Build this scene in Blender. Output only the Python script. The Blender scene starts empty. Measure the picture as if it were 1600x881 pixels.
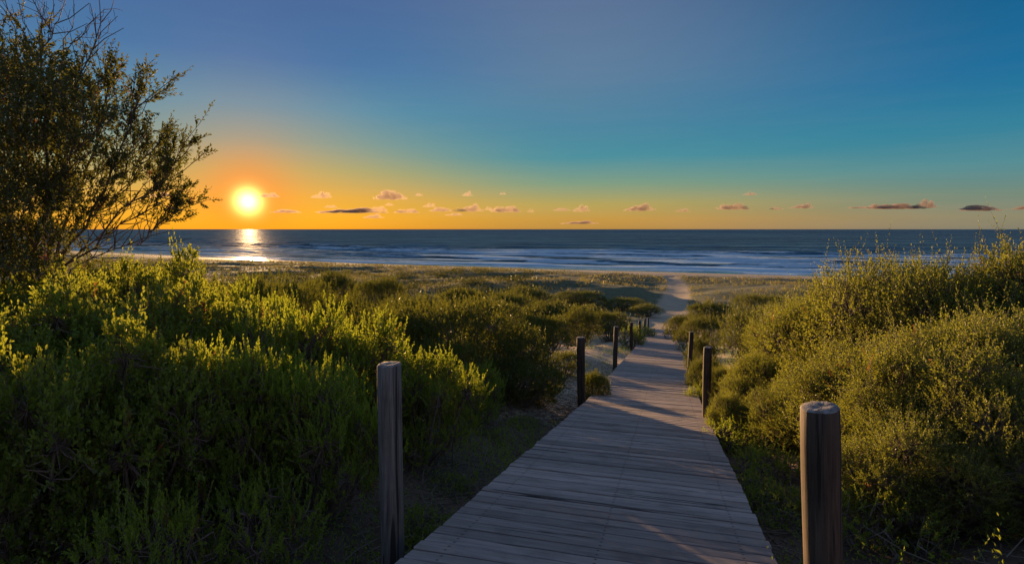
import bpy, math, random
import numpy as np
from mathutils import Vector, Matrix

R = math.radians
S = bpy.context.scene
COL = S.collection
rng = np.random.default_rng(7)
random.seed(7)

# ------------------------------------------------------------------ camera
CAM_Z = 14.0
cam_d = bpy.data.cameras.new('camera')
cam = bpy.data.objects.new('camera', cam_d)
COL.objects.link(cam)
cam.location = (0, 0, CAM_Z)
cam.rotation_euler = (R(90 - 5.3), 0, 0)
cam_d.sensor_width = 36
cam_d.lens = 20
cam_d.clip_start = 0.05
cam_d.clip_end = 90000
S.camera = cam

# ------------------------------------------------------------------ sun and sky
SUN_AZ, SUN_EL = R(-24.7), R(2.5)
SUN_DIR = Vector((math.sin(SUN_AZ) * math.cos(SUN_EL), math.cos(SUN_AZ) * math.cos(SUN_EL), math.sin(SUN_EL)))
sun_d = bpy.data.lights.new('sun', 'SUN')
sun_d.energy = 5.0
sun_d.angle = R(0.55)
sun_d.color = (1.0, 0.60, 0.27)
sun = bpy.data.objects.new('sun', sun_d)
COL.objects.link(sun)
sun.rotation_euler = SUN_DIR.to_track_quat('Z', 'Y').to_euler()

S.view_settings.view_transform = 'Standard'
S.view_settings.look = 'None'
S.view_settings.exposure = 1.15
S.view_settings.gamma = 1.0
S.view_settings.use_curve_mapping = False
EXPO = 2 ** 1.15
S.render.engine = 'CYCLES'
S.cycles.max_bounces = 6
S.cycles.diffuse_bounces = 3
S.cycles.glossy_bounces = 2
S.cycles.transmission_bounces = 4
S.cycles.transparent_max_bounces = 6
S.cycles.volume_bounces = 2
S.cycles.use_denoising = True


def lin(c):
    """sRGB 0-255 to linear"""
    out = []
    for v in c:
        v = v / 255
        out.append(v / 12.92 if v <= 0.04045 else ((v + 0.055) / 1.055) ** 2.4)
    return out


class NT:
    """small node-tree helper"""
    def __init__(self, tree):
        self.t = tree
        tree.nodes.clear()

    def n(self, typ, **kw):
        nd = self.t.nodes.new(typ)
        for k, v in kw.items():
            setattr(nd, k, v)
        return nd

    def link(self, a, b):
        self.t.links.new(a, b)

    def _in(self, sock, v):
        if hasattr(v, 'is_linked') or isinstance(v, bpy.types.NodeSocket):
            self.link(v, sock)
        elif v is not None:
            if isinstance(v, (tuple, list)) and sock.type == 'RGBA' and len(v) == 3:
                v = (*v, 1)
            sock.default_value = v

    def math(self, op, a, b=None, c=None, clamp=False):
        nd = self.n('ShaderNodeMath', operation=op, use_clamp=clamp)
        self._in(nd.inputs[0], a)
        if b is not None:
            self._in(nd.inputs[1], b)
        if c is not None:
            self._in(nd.inputs[2], c)
        return nd.outputs[0]

    def vmath(self, op, a, b=None, out=0):
        nd = self.n('ShaderNodeVectorMath', operation=op)
        self._in(nd.inputs[0], a)
        if b is not None:
            self._in(nd.inputs[1], b)
        return nd.outputs[out]

    def mix(self, f, a, b, blend='MIX'):
        nd = self.n('ShaderNodeMix', data_type='RGBA', blend_type=blend)
        self._in(nd.inputs[0], f)
        self._in(nd.inputs[6], a)
        self._in(nd.inputs[7], b)
        return nd.outputs[2]

    def ramp(self, f, stops, interp='LINEAR'):
        nd = self.n('ShaderNodeValToRGB')
        nd.color_ramp.interpolation = interp
        el = nd.color_ramp.elements
        while len(el) < len(stops):
            el.new(0.5)
        for e, (p, c) in zip(el, stops):
            e.position = p
            e.color = (c, c, c, 1) if isinstance(c, (int, float)) else (*c, 1)
        self._in(nd.inputs[0], f)
        return nd.outputs[0]

    def maprange(self, v, a, b, c=0.0, d=1.0, smooth=False):
        nd = self.n('ShaderNodeMapRange')
        if smooth:
            nd.interpolation_type = 'SMOOTHSTEP'
        self._in(nd.inputs[0], v)
        for i, x in zip((1, 2, 3, 4), (a, b, c, d)):
            nd.inputs[i].default_value = x
        return nd.outputs[0]

    def noise(self, vec, scale, detail=3, rough=0.55, dist=0.0):
        nd = self.n('ShaderNodeTexNoise')
        if vec is not None:
            self._in(nd.inputs['Vector'], vec)
        nd.inputs['Scale'].default_value = scale
        nd.inputs['Detail'].default_value = detail
        nd.inputs['Roughness'].default_value = rough
        nd.inputs['Distortion'].default_value = dist
        return nd.outputs[0]

    def mapping(self, vec, scale=(1, 1, 1), rot=(0, 0, 0), loc=(0, 0, 0)):
        nd = self.n('ShaderNodeMapping')
        self._in(nd.inputs[0], vec)
        nd.inputs['Scale'].default_value = scale
        nd.inputs['Rotation'].default_value = rot
        self._in(nd.inputs['Location'], loc)
        return nd.outputs[0]

    def bump(self, h, strength=0.5, dist=0.01, normal=None):
        nd = self.n('ShaderNodeBump')
        self._in(nd.inputs['Height'], h)
        nd.inputs['Strength'].default_value = strength
        nd.inputs['Distance'].default_value = dist
        if normal is not None:
            self.link(normal, nd.inputs['Normal'])
        return nd.outputs[0]


world = bpy.data.worlds.new('World')
S.world = world
world.use_nodes = True
w = NT(world.node_tree)


def sky_c(c, k=1.0):
    return [x / EXPO * k for x in lin(c)]


tc = w.n('ShaderNodeTexCoord')
dirv = w.vmath('NORMALIZE', tc.outputs['Generated'])
sep = w.n('ShaderNodeSeparateXYZ')
w.link(dirv, sep.inputs[0])
zc = sep.outputs[2]
# elevation 0..1 over 0..~30 degrees (sin 30 = .5), square-root spaced so that the horizon gets most stops
el01 = w.math('POWER', w.math('MULTIPLY', w.math('MAXIMUM', zc, 0.0), 2.0, clamp=True), 0.5)


def E(deg):
    return min(1.0, (2 * math.sin(R(deg))) ** 0.5)


hdir = w.vmath('NORMALIZE', w.vmath('MULTIPLY', dirv, (1, 1, 0)))
shd = Vector((SUN_DIR.x, SUN_DIR.y, 0)).normalized()
ca = w.vmath('DOT_PRODUCT', hdir, tuple(shd), out=1)
azd = w.math('ARCCOSINE', w.math('MINIMUM', w.math('MAXIMUM', ca, -1.0), 1.0))   # azimuth away from the sun
sunside = w.ramp(el01, [
    (0.0, sky_c((232, 142, 16))), (E(1.2), sky_c((242, 164, 18))), (E(3.0), sky_c((224, 162, 40))),
    (E(5.5), sky_c((168, 160, 96))), (E(8.0), sky_c((112, 148, 138))), (E(11), sky_c((72, 136, 160))),
    (E(15), sky_c((48, 108, 158))), (E(21), sky_c((66, 98, 146))), (1.0, sky_c((92, 114, 150)))])
midside = w.ramp(el01, [
    (0.0, sky_c((178, 132, 66))), (E(1.0), sky_c((196, 148, 66))), (E(2.5), sky_c((178, 158, 84))),
    (E(4.5), sky_c((124, 152, 124))), (E(7.0), sky_c((70, 138, 150))), (E(10), sky_c((74, 128, 152))),
    (E(15), sky_c((92, 122, 150))), (E(21), sky_c((90, 112, 144))), (1.0, sky_c((96, 114, 148)))])
farside = w.ramp(el01, [
    (0.0, sky_c((128, 124, 108))), (E(1.0), sky_c((138, 132, 106))), (E(2.8), sky_c((112, 134, 120))),
    (E(5.0), sky_c((78, 136, 144))), (E(8.0), sky_c((44, 124, 150))), (E(12), sky_c((26, 106, 150))),
    (E(17), sky_c((16, 94, 138))), (E(21), sky_c((10, 80, 122))), (1.0, sky_c((34, 82, 130)))])
f1 = w.maprange(azd, R(4), R(32), smooth=True)
f2 = w.maprange(azd, R(30), R(68), smooth=True)
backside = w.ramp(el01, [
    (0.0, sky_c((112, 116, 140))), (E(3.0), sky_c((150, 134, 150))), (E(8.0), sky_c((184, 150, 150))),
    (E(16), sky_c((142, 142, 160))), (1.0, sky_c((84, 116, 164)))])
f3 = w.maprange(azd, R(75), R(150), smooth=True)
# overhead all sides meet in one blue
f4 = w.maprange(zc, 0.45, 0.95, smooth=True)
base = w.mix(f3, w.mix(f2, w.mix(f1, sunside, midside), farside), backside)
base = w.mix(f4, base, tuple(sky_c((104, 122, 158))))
# the aureole round the low sun
cs = w.vmath('DOT_PRODUCT', dirv, tuple(SUN_DIR), out=1)
ang = w.math('ARCCOSINE', w.math('MINIMUM', cs, 0.999999))


def glow(width, power=1.0):
    a = w.math('POWER', w.math('DIVIDE', ang, R(width)), power)
    return w.math('EXPONENT', w.math('MULTIPLY', a, -1.0))


def add_glow(acc, width, power, col, k):
    nd = w.vmath('SCALE', tuple(x * k for x in col))
    w.link(glow(width, power), nd.node.inputs['Scale'])
    return w.vmath('ADD', acc, nd)


cv = w.mapping(dirv, scale=(2.2, 2.2, 26), rot=(0, R(3), 0))
cir = w.ramp(w.noise(cv, 1.6, 5, 0.6, 0.6), [(0.42, 0.0), (0.75, 1.0)])
cirf = w.math('MULTIPLY', w.math('MULTIPLY', cir, w.maprange(zc, 0.30, 0.02, 0.25, 1.0)), 0.16)
base = w.mix(cirf, base, w.vmath('ADD', w.vmath('MULTIPLY', base, (1.15, 1.0, 0.9)), (0.05, 0.03, 0.03)))
acc = base
acc = w.mix(w.math('MULTIPLY', glow(3.6, 2.0), 0.85), acc, tuple(sky_c((255, 122, 0))))
acc = w.mix(w.math('MULTIPLY', glow(8.5, 1.6), 0.35), acc, tuple(sky_c((250, 150, 10))))
acc = add_glow(acc, 0.74, 1.5, (1.0, 0.52, 0.14), 4.5)
# physical sky underneath
skyt = w.n('ShaderNodeTexSky', sky_type='NISHITA')
skyt.sun_disc = False
skyt.sun_elevation = SUN_EL
skyt.sun_rotation = SUN_AZ
skyt.altitude = 14
skyt.air_density = 1.0
skyt.dust_density = 0.6
skyt.ozone_density = 2.0
bg1 = w.n('ShaderNodeBackground')
w.link(w.vmath('MULTIPLY', skyt.outputs[0], (0.05, 0.09, 0.16)), bg1.inputs[0])
bg1.inputs[1].default_value = 0.05
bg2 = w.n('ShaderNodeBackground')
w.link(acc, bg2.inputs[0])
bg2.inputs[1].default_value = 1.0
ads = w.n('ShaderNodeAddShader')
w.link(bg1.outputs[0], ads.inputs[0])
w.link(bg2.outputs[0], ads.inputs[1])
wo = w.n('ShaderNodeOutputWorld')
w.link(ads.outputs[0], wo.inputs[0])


# ------------------------------------------------------------------ helpers
def tag(o, label=None, cat=None, group=None, kind=None):
    if label:
        o['label'] = label
    if cat:
        o['category'] = cat
    if group:
        o['group'] = group
    if kind:
        o['kind'] = kind
    return o


def link(name, data, parent=None, mat=None):
    o = bpy.data.objects.new(name, data)
    COL.objects.link(o)
    if parent is not None:
        o.parent = parent
    if mat is not None and data is not None and not data.materials:
        for m in (mat if isinstance(mat, (list, tuple)) else [mat]):
            data.materials.append(m)
    return o


def np_mesh(name, verts, faces, attrs=None, smooth=True, mat_idx=None):
    """faces: list of int arrays, each (n, k); attrs: {name: per-vertex float array}"""
    me = bpy.data.meshes.new(name)
    verts = np.asarray(verts, dtype=np.float32)
    if not isinstance(faces, list):
        faces = [faces]
    faces = [np.asarray(f, dtype=np.int32) for f in faces if len(f)]
    loops = np.concatenate([f.ravel() for f in faces])
    totals = np.concatenate([np.full(len(f), f.shape[1], dtype=np.int32) for f in faces])
    starts = np.concatenate([[0], np.cumsum(totals)[:-1]]).astype(np.int32)
    me.vertices.add(len(verts))
    me.vertices.foreach_set('co', verts.ravel())
    me.loops.add(len(loops))
    me.loops.foreach_set('vertex_index', loops)
    me.polygons.add(len(totals))
    me.polygons.foreach_set('loop_start', starts)
    me.polygons.foreach_set('loop_total', totals)
    me.polygons.foreach_set('use_smooth', np.full(len(totals), smooth, dtype=bool))
    if mat_idx is not None:
        me.polygons.foreach_set('material_index', np.asarray(mat_idx, dtype=np.int32))
    if attrs:
        for k, v in attrs.items():
            a = me.attributes.new(k, 'FLOAT', 'POINT')
            a.data.foreach_set('value', np.asarray(v, dtype=np.float32))
    me.update(calc_edges=True)
    return me


def norm(v):
    return v / (np.linalg.norm(v, axis=-1, keepdims=True) + 1e-9)


# value noise ----------------------------------------------------------
def vnoise(x, y, seed=0):
    xi, yi = np.floor(x), np.floor(y)
    fx, fy = x - xi, y - yi
    fx, fy = fx * fx * (3 - 2 * fx), fy * fy * (3 - 2 * fy)

    def h(a, b):
        v = np.sin(a * 127.1 + b * 311.7 + seed * 74.7) * 43758.5453
        return v - np.floor(v)
    return (h(xi, yi) * (1 - fx) + h(xi + 1, yi) * fx) * (1 - fy) + (h(xi, yi + 1) * (1 - fx) + h(xi + 1, yi + 1) * fx) * fy


def fbm(x, y, oct=4, seed=0):
    a, s, t = 0.5, 0.0, 0.0
    for i in range(oct):
        s = s + a * vnoise(x, y, seed + i * 13)
        t += a
        x, y, a = x * 2.03 + 5.2, y * 2.03 + 1.3, a * 0.5
    return s / t


def sstep(x, a, b):
    t = np.clip((x - a) / (b - a), 0, 1)
    return t * t * (3 - 2 * t)


# ------------------------------------------------------------------ the lie of the land
_sx = np.linspace(-40000, 40000, 80001)
_sy = np.interp(_sx, [-40000, -3000, -600, -400, -229, -120, -52, 0, 43, 87, 130, 300, 3000, 40000],
                [2500, 1300, 560, 440, 335, 264, 230, 207, 192, 175, 159, 100, -700, -2500])
_k = np.hanning(41)
_k /= _k.sum()
_pad = np.concatenate([np.full(20, _sy[0]), _sy, np.full(20, _sy[-1])])
_sy = np.convolve(_pad, _k, mode='valid')


def shore(X):
    return np.interp(X, _sx, _sy)


DK_Y = np.array([-60, -2, 0, 2.6, 8.55, 14.7, 21.7, 28.1, 45.0, 60, 85, 121, 160, 400])
DK_D = np.array([0.2, 0.78, 1.13, 1.605, 2.69, 3.59, 4.63, 5.57, 8.0, 9.2, 10.35, 11.7, 11.95, 12.0])


def deck_z(Y):
    return CAM_Z - np.interp(Y, DK_Y, DK_D)


def deck_x(Y):          # centre line
    return 0.393 + 0.2745 * (Y - 2.6)


PATH = np.array([(11.9, 44.5), (13.2, 50), (15.6, 58), (20.0, 70), (23.6, 82), (28.0, 96), (33.0, 112), (37, 128), (40, 145)])


def path_dist(X, Y):
    d = np.full(np.shape(X), 1e9)
    for (x0, y0), (x1, y1) in zip(PATH[:-1], PATH[1:]):
        dx, dy = x1 - x0, y1 - y0
        t = np.clip(((X - x0) * dx + (Y - y0) * dy) / (dx * dx + dy * dy), 0, 1)
        d = np.minimum(d, np.hypot(X - x0 - t * dx, Y - y0 - t * dy))
    return d


def ground(X, Y):
    X, Y = np.asarray(X, float), np.asarray(Y, float)
    ys = shore(X)
    k = np.clip(197 / np.maximum(ys, 60), 0.5, 1.6)
    Yp = np.where(Y > 0, Y * k, Y)
    hill = deck_z(Yp)
    s = (ys - Y) * 0.93
    beach = np.interp(s, [-900, -200, -60, 0, 8, 20, 36, 60, 80], [-14, -8, -3, -0.02, 0.28, 1.0, 1.9, 2.2, 2.3])
    m = sstep(s, 38, 80)
    z = beach * (1 - m) + np.maximum(hill, beach) * m
    # dunes
    dd = np.abs(X - deck_x(Y)) * 0.96
    deck_m = np.where(Y < 47, sstep(dd, 1.2, 3.5), 1.0)
    pd = path_dist(X, Y)
    path_m = sstep(pd, 1.0, 6.0)
    dune = (fbm(X / 23 + 3, Y / 17, 3, 5) - 0.42) * 2.1 * sstep(Y, 28, 70) * sstep(s, 34, 62)
    dune = dune + (fbm(X / 9, Y / 8, 3, 9) - 0.5) * 0.9 * sstep(Y, 10, 40) * sstep(s, 30, 50)
    dune = dune * (1 - 0.6 * sstep(Y, 400, 900))
    dune = dune + 1.5 * np.exp(-(((X - 8) / 19) ** 2 + ((Y - 92) / 15) ** 2)) * sstep(pd, 1.2, 9)
    dune = dune + 1.2 * np.exp(-(((X - 52) / 15) ** 2 + ((Y - 98) / 18) ** 2)) * sstep(pd, 1.2, 9)
    near = (fbm(X / 1.7, Y / 1.7, 3, 21) - 0.5) * 0.34 + (fbm(X / 0.45, Y / 0.45, 2, 31) - 0.5) * 0.08
    near = near * (1 - sstep(Y, 60, 110)) * np.where(Y < 47, 0.25 + 0.75 * deck_m, 1)
    z = z + dune * path_m * deck_m + near * np.where(Y < 47, 1.0, 0.3 + 0.7 * path_m)
    drop = np.where((Y < 46) & (Y > -8), 0.30 * (1 - sstep(dd, 1.0, 2.4)), 0.0)
    z = z - drop - 0.10 * sstep(dd, 0.5, 3) * (Y < 46)
    z = z - 0.22 * (1 - sstep(pd, 0.8, 2.4)) * (Y > 46)
    rough = (fbm(X / 1.1, Y / 0.8, 2, 77) - 0.5) * 0.16 * sstep(s, 16, 34) * (1 - sstep(s, 70, 100))
    return z + rough


def gz(x, y):
    return float(ground(np.array([x]), np.array([y]))[0])


def px2x(px, d):
    return (px - 800) / 889 * d


def top_z(py, d):        # world height at depth d of picture row py
    v = (py - 440.5) / 889
    return CAM_Z - d * (0.0924 + 0.9957 * v)


# ------------------------------------------------------------------ materials
def mat_new(name):
    m = bpy.data.materials.new(name)
    m.use_nodes = True
    return m, NT(m.node_tree)


def leaf_mat(name, dark, light, trans, rough=0.46, tmix=0.45, dead=None):
    m, t = mat_new(name)
    at = t.n('ShaderNodeAttribute', attribute_name='tint')
    oi = t.n('ShaderNodeObjectInfo')
    f = at.outputs['Fac']
    geo = t.n('ShaderNodeNewGeometry')
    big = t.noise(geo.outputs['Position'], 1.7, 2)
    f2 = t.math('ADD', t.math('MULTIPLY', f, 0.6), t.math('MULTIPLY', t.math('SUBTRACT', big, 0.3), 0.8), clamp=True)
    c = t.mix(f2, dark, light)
    hs = t.n('ShaderNodeHueSaturation')
    t.link(t.maprange(oi.outputs['Random'], 0, 1, 0.487, 0.513), hs.inputs['Hue'])
    t.link(t.maprange(oi.outputs['Random'], 0, 1, 0.85, 1.18), hs.inputs['Value'])
    t.link(c, hs.inputs['Color'])
    c = hs.outputs[0]
    if dead is not None:
        dm = t.math('GREATER_THAN', f, 0.965)
        c = t.mix(dm, c, dead)
    p = t.n('ShaderNodeBsdfPrincipled')
    t.link(c, p.inputs['Base Color'])
    p.inputs['Roughness'].default_value = rough
    p.inputs['Specular IOR Level'].default_value = 0.5
    tr = t.n('ShaderNodeBsdfTranslucent')
    tcx = t.mix(f2, tuple(x * 0.7 for x in trans), trans)
    if dead is not None:
        tcx = t.mix(dm, tcx, tuple(min(1, x * 1.6) for x in dead))
    t.link(tcx, tr.inputs[0])
    mx = t.n('ShaderNodeMixShader')
    mx.inputs[0].default_value = tmix
    t.link(p.outputs[0], mx.inputs[1])
    t.link(tr.outputs[0], mx.inputs[2])
    o = t.n('ShaderNodeOutputMaterial')
    t.link(mx.outputs[0], o.inputs[0])
    return m


M = {}
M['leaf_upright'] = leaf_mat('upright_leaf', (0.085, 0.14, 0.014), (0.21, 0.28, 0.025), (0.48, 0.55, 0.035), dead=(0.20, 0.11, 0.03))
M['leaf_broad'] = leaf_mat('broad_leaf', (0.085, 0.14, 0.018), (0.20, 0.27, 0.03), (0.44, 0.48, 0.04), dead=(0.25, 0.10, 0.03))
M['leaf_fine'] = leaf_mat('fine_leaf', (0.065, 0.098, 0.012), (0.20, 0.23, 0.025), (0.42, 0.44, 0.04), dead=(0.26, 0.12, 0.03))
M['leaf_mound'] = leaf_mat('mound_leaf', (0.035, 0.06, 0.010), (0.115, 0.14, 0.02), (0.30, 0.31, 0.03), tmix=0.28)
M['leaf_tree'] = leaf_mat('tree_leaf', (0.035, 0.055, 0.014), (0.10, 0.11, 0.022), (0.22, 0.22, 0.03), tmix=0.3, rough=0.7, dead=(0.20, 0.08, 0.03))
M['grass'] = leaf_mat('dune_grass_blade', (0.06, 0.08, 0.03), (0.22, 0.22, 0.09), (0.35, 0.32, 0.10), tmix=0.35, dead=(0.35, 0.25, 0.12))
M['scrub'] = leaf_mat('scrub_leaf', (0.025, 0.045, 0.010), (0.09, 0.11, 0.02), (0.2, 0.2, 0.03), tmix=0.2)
M['litter'] = leaf_mat('dry_litter', (0.06, 0.035, 0.015), (0.24, 0.15, 0.07), (0.2, 0.1, 0.03), tmix=0.1)

m, t = mat_new('shrub_bark')
geo = t.n('ShaderNodeNewGeometry')
nz = t.noise(geo.outputs['Position'], 22, 3)
p = t.n('ShaderNodeBsdfPrincipled')
t.link(t.mix(nz, (0.06, 0.045, 0.03), (0.26, 0.20, 0.14)), p.inputs['Base Color'])
p.inputs['Roughness'].default_value = 0.85
t.link(t.bump(nz, 0.5, 0.01), p.inputs['Normal'])
o = t.n('ShaderNodeOutputMaterial')
t.link(p.outputs[0], o.inputs[0])
M['bark'] = m


def wood_mat(name, c1, c2, c3, axis, scale=1.0, post=False):
    m, t = mat_new(name)
    tcn = t.n('ShaderNodeTexCoord')
    oi = t.n('ShaderNodeObjectInfo')
    cmb = t.n('ShaderNodeCombineXYZ')
    t.link(t.math('MULTIPLY', oi.outputs['Random'], 37.0), cmb.inputs[0])
    t.link(t.math('MULTIPLY', oi.outputs['Random'], 91.0), cmb.inputs[1])
    t.link(t.math('MULTIPLY', oi.outputs['Random'], 53.0), cmb.inputs[2])
    v = t.vmath('ADD', tcn.outputs['Object'], cmb.outputs[0])
    sc = [26 * scale] * 3
    sc[axis] = 1.1 * scale
    fine = t.noise(t.mapping(v, scale=tuple(sc)), 3.2, 5, 0.65, 0.4)
    sc2 = [9 * scale] * 3
    sc2[axis] = 0.8
    broad = t.noise(t.mapping(v, scale=tuple(sc2)), 1.0, 3, 0.6, 0.8)
    blot = t.noise(v, 3.3, 4, 0.6)
    c = t.mix(t.ramp(fine, [(0.33, 0.0), (0.68, 1.0)]), c1, c2)
    c = t.mix(t.math('MULTIPLY', t.ramp(broad, [(0.42, 0.0), (0.72, 1.0)]), 0.65), c, c3)
    c = t.mix(t.ramp(blot, [(0.52, 0.0), (0.75, 0.55)]), c, tuple(x * 0.35 for x in c1))
    hs = t.n('ShaderNodeHueSaturation')
    t.link(t.maprange(oi.outputs['Random'], 0, 1, 0.7, 1.25), hs.inputs['Value'])
    t.link(c, hs.inputs['Color'])
    c = hs.outputs[0]
    crack = t.ramp(t.noise(t.mapping(v, scale=tuple(x * 0.9 for x in sc)), 1.1, 2, 0.5, 0.9), [(0.39 if post else 0.30, 1.0), (0.44 if post else 0.35, 0.0)])
    c = t.mix(t.math('MULTIPLY', crack, 0.9), c, (0.015, 0.012, 0.01))
    if name == 'weathered_plank':          # rusty screw heads over the joists
        so = t.n('ShaderNodeSeparateXYZ')
        t.link(tcn.outputs['Object'], so.inputs[0])
        ax = t.math('ABSOLUTE', so.outputs[0])
        dx = t.math('MINIMUM', ax, t.math('ABSOLUTE', t.math('SUBTRACT', ax, 0.72)))
        dy = t.math('ABSOLUTE', t.math('SUBTRACT', t.math('ABSOLUTE', so.outputs[1]), 0.027))
        rr_ = t.math('SQRT', t.math('ADD', t.math('MULTIPLY', dx, dx), t.math('MULTIPLY', dy, dy)))
        c = t.mix(t.maprange(rr_, 0.018, 0.008, 0.0, 0.18), c, (0.07, 0.035, 0.02))
        c = t.mix(t.maprange(rr_, 0.0065, 0.005), c, (0.03, 0.018, 0.012))
    h = t.math('SUBTRACT', t.math('MULTIPLY', fine, 0.5), crack)
    p = t.n('ShaderNodeBsdfPrincipled')
    t.link(c, p.inputs['Base Color'])
    t.link(t.maprange(fine, 0.3, 0.7, 0.62, 0.86), p.inputs['Roughness'])
    p.inputs['Specular IOR Level'].default_value = 0.4
    t.link(t.bump(h, 0.7, 0.006 if post else 0.004), p.inputs['Normal'])
    o = t.n('ShaderNodeOutputMaterial')
    t.link(p.outputs[0], o.inputs[0])
    return m


M['plank'] = wood_mat('weathered_plank', (0.20, 0.16, 0.135), (0.47, 0.385, 0.33), (0.27, 0.20, 0.165), 0)
M['post'] = wood_mat('weathered_post', (0.02, 0.015, 0.011), (0.12, 0.078, 0.048), (0.045, 0.028, 0.016), 2, 1.0, True)
M['post_grey'] = wood_mat('silvered_post', (0.06, 0.055, 0.045), (0.26, 0.235, 0.20), (0.12, 0.11, 0.085), 2, 1.0, True)
M['joist'] = wood_mat('joist_wood', (0.08, 0.06, 0.045), (0.18, 0.14, 0.10), (0.12, 0.09, 0.06), 1)

m, t = mat_new('post_end_grain')
tcn = t.n('ShaderNodeTexCoord')
sp = t.n('ShaderNodeSeparateXYZ')
t.link(tcn.outputs['Object'], sp.inputs[0])
rr = t.math('SQRT', t.math('ADD', t.math('MULTIPLY', sp.outputs[0], sp.outputs[0]), t.math('MULTIPLY', sp.outputs[1], sp.outputs[1])))
nz = t.noise(tcn.outputs['Object'], 30, 4, 0.65)
ring = t.math('SINE', t.math('MULTIPLY', t.math('ADD', rr, t.math('MULTIPLY', nz, 0.006)), 1300))
blot = t.ramp(t.noise(tcn.outputs['Object'], 45, 3), [(0.45, 0.0), (0.6, 1.0)])
c = t.mix(t.maprange(ring, -1, 1), (0.10, 0.085, 0.07), (0.22, 0.19, 0.165))
c = t.mix(t.math('MULTIPLY', blot, 0.6), c, (0.34, 0.33, 0.32))
p = t.n('ShaderNodeBsdfPrincipled')
t.link(c, p.inputs['Base Color'])
p.inputs['Roughness'].default_value = 0.9
t.link(t.bump(nz, 0.9, 0.008), p.inputs['Normal'])
o = t.n('ShaderNodeOutputMaterial')
t.link(p.outputs[0], o.inputs[0])
M['endgrain'] = m

# sand and dune ground
m, t = mat_new('dune_sand')
geo = t.n('ShaderNodeNewGeometry')
P = geo.outputs['Position']
veg = t.n('ShaderNodeAttribute', attribute_name='veg').outputs['Fac']
wet = t.n('ShaderNodeAttribute', attribute_name='wet').outputs['Fac']
lit = t.n('ShaderNodeAttribute', attribute_name='litter').outputs['Fac']
n1 = t.noise(P, 0.6, 5, 0.6)
n2 = t.noise(P, 9, 4, 0.6)
n3 = t.noise(P, 60, 3, 0.6)
sand = t.mix(t.ramp(n1, [(0.3, 0.0), (0.7, 1.0)]), (0.36, 0.27, 0.17), (0.50, 0.39, 0.26))
sand = t.mix(t.math('MULTIPLY', t.ramp(n3, [(0.5, 0.0), (0.7, 1.0)]), 0.4), sand, (0.25, 0.18, 0.11))
vm = t.math('ADD', veg, t.math('MULTIPLY', t.math('SUBTRACT', n2, 0.5), 1.4))
vm = t.math('ADD', vm, t.math('MULTIPLY', t.math('SUBTRACT', n1, 0.5), 1.2))
vm = t.maprange(vm, 0.34, 0.56)
green = t.mix(t.math('ADD', t.math('MULTIPLY', n3, 0.5), t.math('MULTIPLY', t.noise(P, 0.35, 4, 0.6), 0.5)), (0.035, 0.06, 0.014), (0.13, 0.145, 0.045))
n4 = t.noise(P, 1.6, 4, 0.65)
green = t.mix(t.ramp(n4, [(0.42, 0.0), (0.60, 1.0)]), green, (0.05, 0.062, 0.022))
c = t.mix(t.math('MULTIPLY', vm, 0.93), sand, green)
lm = t.maprange(t.math('ADD', lit, t.math('MULTIPLY', t.math('SUBTRACT', n2, 0.5), 1.5)), 0.45, 0.75)
c = t.mix(t.math('MULTIPLY', lm, 0.9), c, t.mix(n3, (0.03, 0.02, 0.012), (0.11, 0.06, 0.032)))
c = t.mix(t.math('MULTIPLY', wet, 0.75), c, (0.13, 0.095, 0.06))
h = t.math('ADD', t.math('MULTIPLY', n2, 0.8), t.math('MULTIPLY', n3, 0.15))
p = t.n('ShaderNodeBsdfPrincipled')
t.link(c, p.inputs['Base Color'])
t.link(t.maprange(wet, 0, 1, 0.9, 0.14), p.inputs['Roughness'])
bn = t.n('ShaderNodeBump')
t.link(h, bn.inputs['Height'])
bn.inputs['Distance'].default_value = 0.07
t.link(t.maprange(wet, 0, 1, 0.7, 0.02), bn.inputs['Strength'])
t.link(bn.outputs[0], p.inputs['Normal'])
o = t.n('ShaderNodeOutputMaterial')
t.link(p.outputs[0], o.inputs[0])
M['sand'] = m

# sea
m, t = mat_new('sea_water')
geo = t.n('ShaderNodeNewGeometry')
P = geo.outputs['Position']
foam = t.n('ShaderNodeAttribute', attribute_name='foam').outputs['Fac']
shal = t.n('ShaderNodeAttribute', attribute_name='shallow').outputs['Fac']
v0 = t.mapping(P, scale=(0.0022, 0.017, 1), rot=(0, 0, R(14)))
a0 = t.noise(v0, 1.0, 4, 0.6, 0.3)
v1 = t.mapping(P, scale=(0.012, 0.05, 1), rot=(0, 0, R(18)))
v2 = t.mapping(P, scale=(0.05, 0.16, 1), rot=(0, 0, R(22)))
v3 = t.mapping(P, scale=(0.35, 0.9, 1), rot=(0, 0, R(15)))
a1 = t.noise(v1, 1.0, 4, 0.6, 0.3)
a2 = t.noise(v2, 1.0, 4, 0.6, 0.4)
a3 = t.noise(v3, 1.0, 4, 0.6, 0.4)
h = t.math('ADD', t.math('MULTIPLY', a1, 5.0), t.math('ADD', t.math('MULTIPLY', a2, 3.0), t.math('MULTIPLY', a3, 0.9)))
fm = t.math('ADD', foam, t.math('MULTIPLY', t.math('SUBTRACT', a3, 0.5), 0.9))
fm = t.math('ADD', fm, t.math('MULTIPLY', t.math('SUBTRACT', a2, 0.5), 0.7))
fm = t.math('MULTIPLY', t.maprange(fm, 0.26, 0.60), t.maprange(foam, 0.02, 0.2))
wc = t.mix(t.ramp(t.math('ADD', t.math('MULTIPLY', a0, 0.5), t.math('MULTIPLY', a1, 0.5)), [(0.42, 0.0), (0.58, 1.0)]), (0.02, 0.072, 0.105), (0.075, 0.205, 0.265))
wc = t.mix(shal, wc, (0.07, 0.28, 0.34))
c = t.mix(fm, wc, (0.55, 0.72, 0.78))
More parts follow.
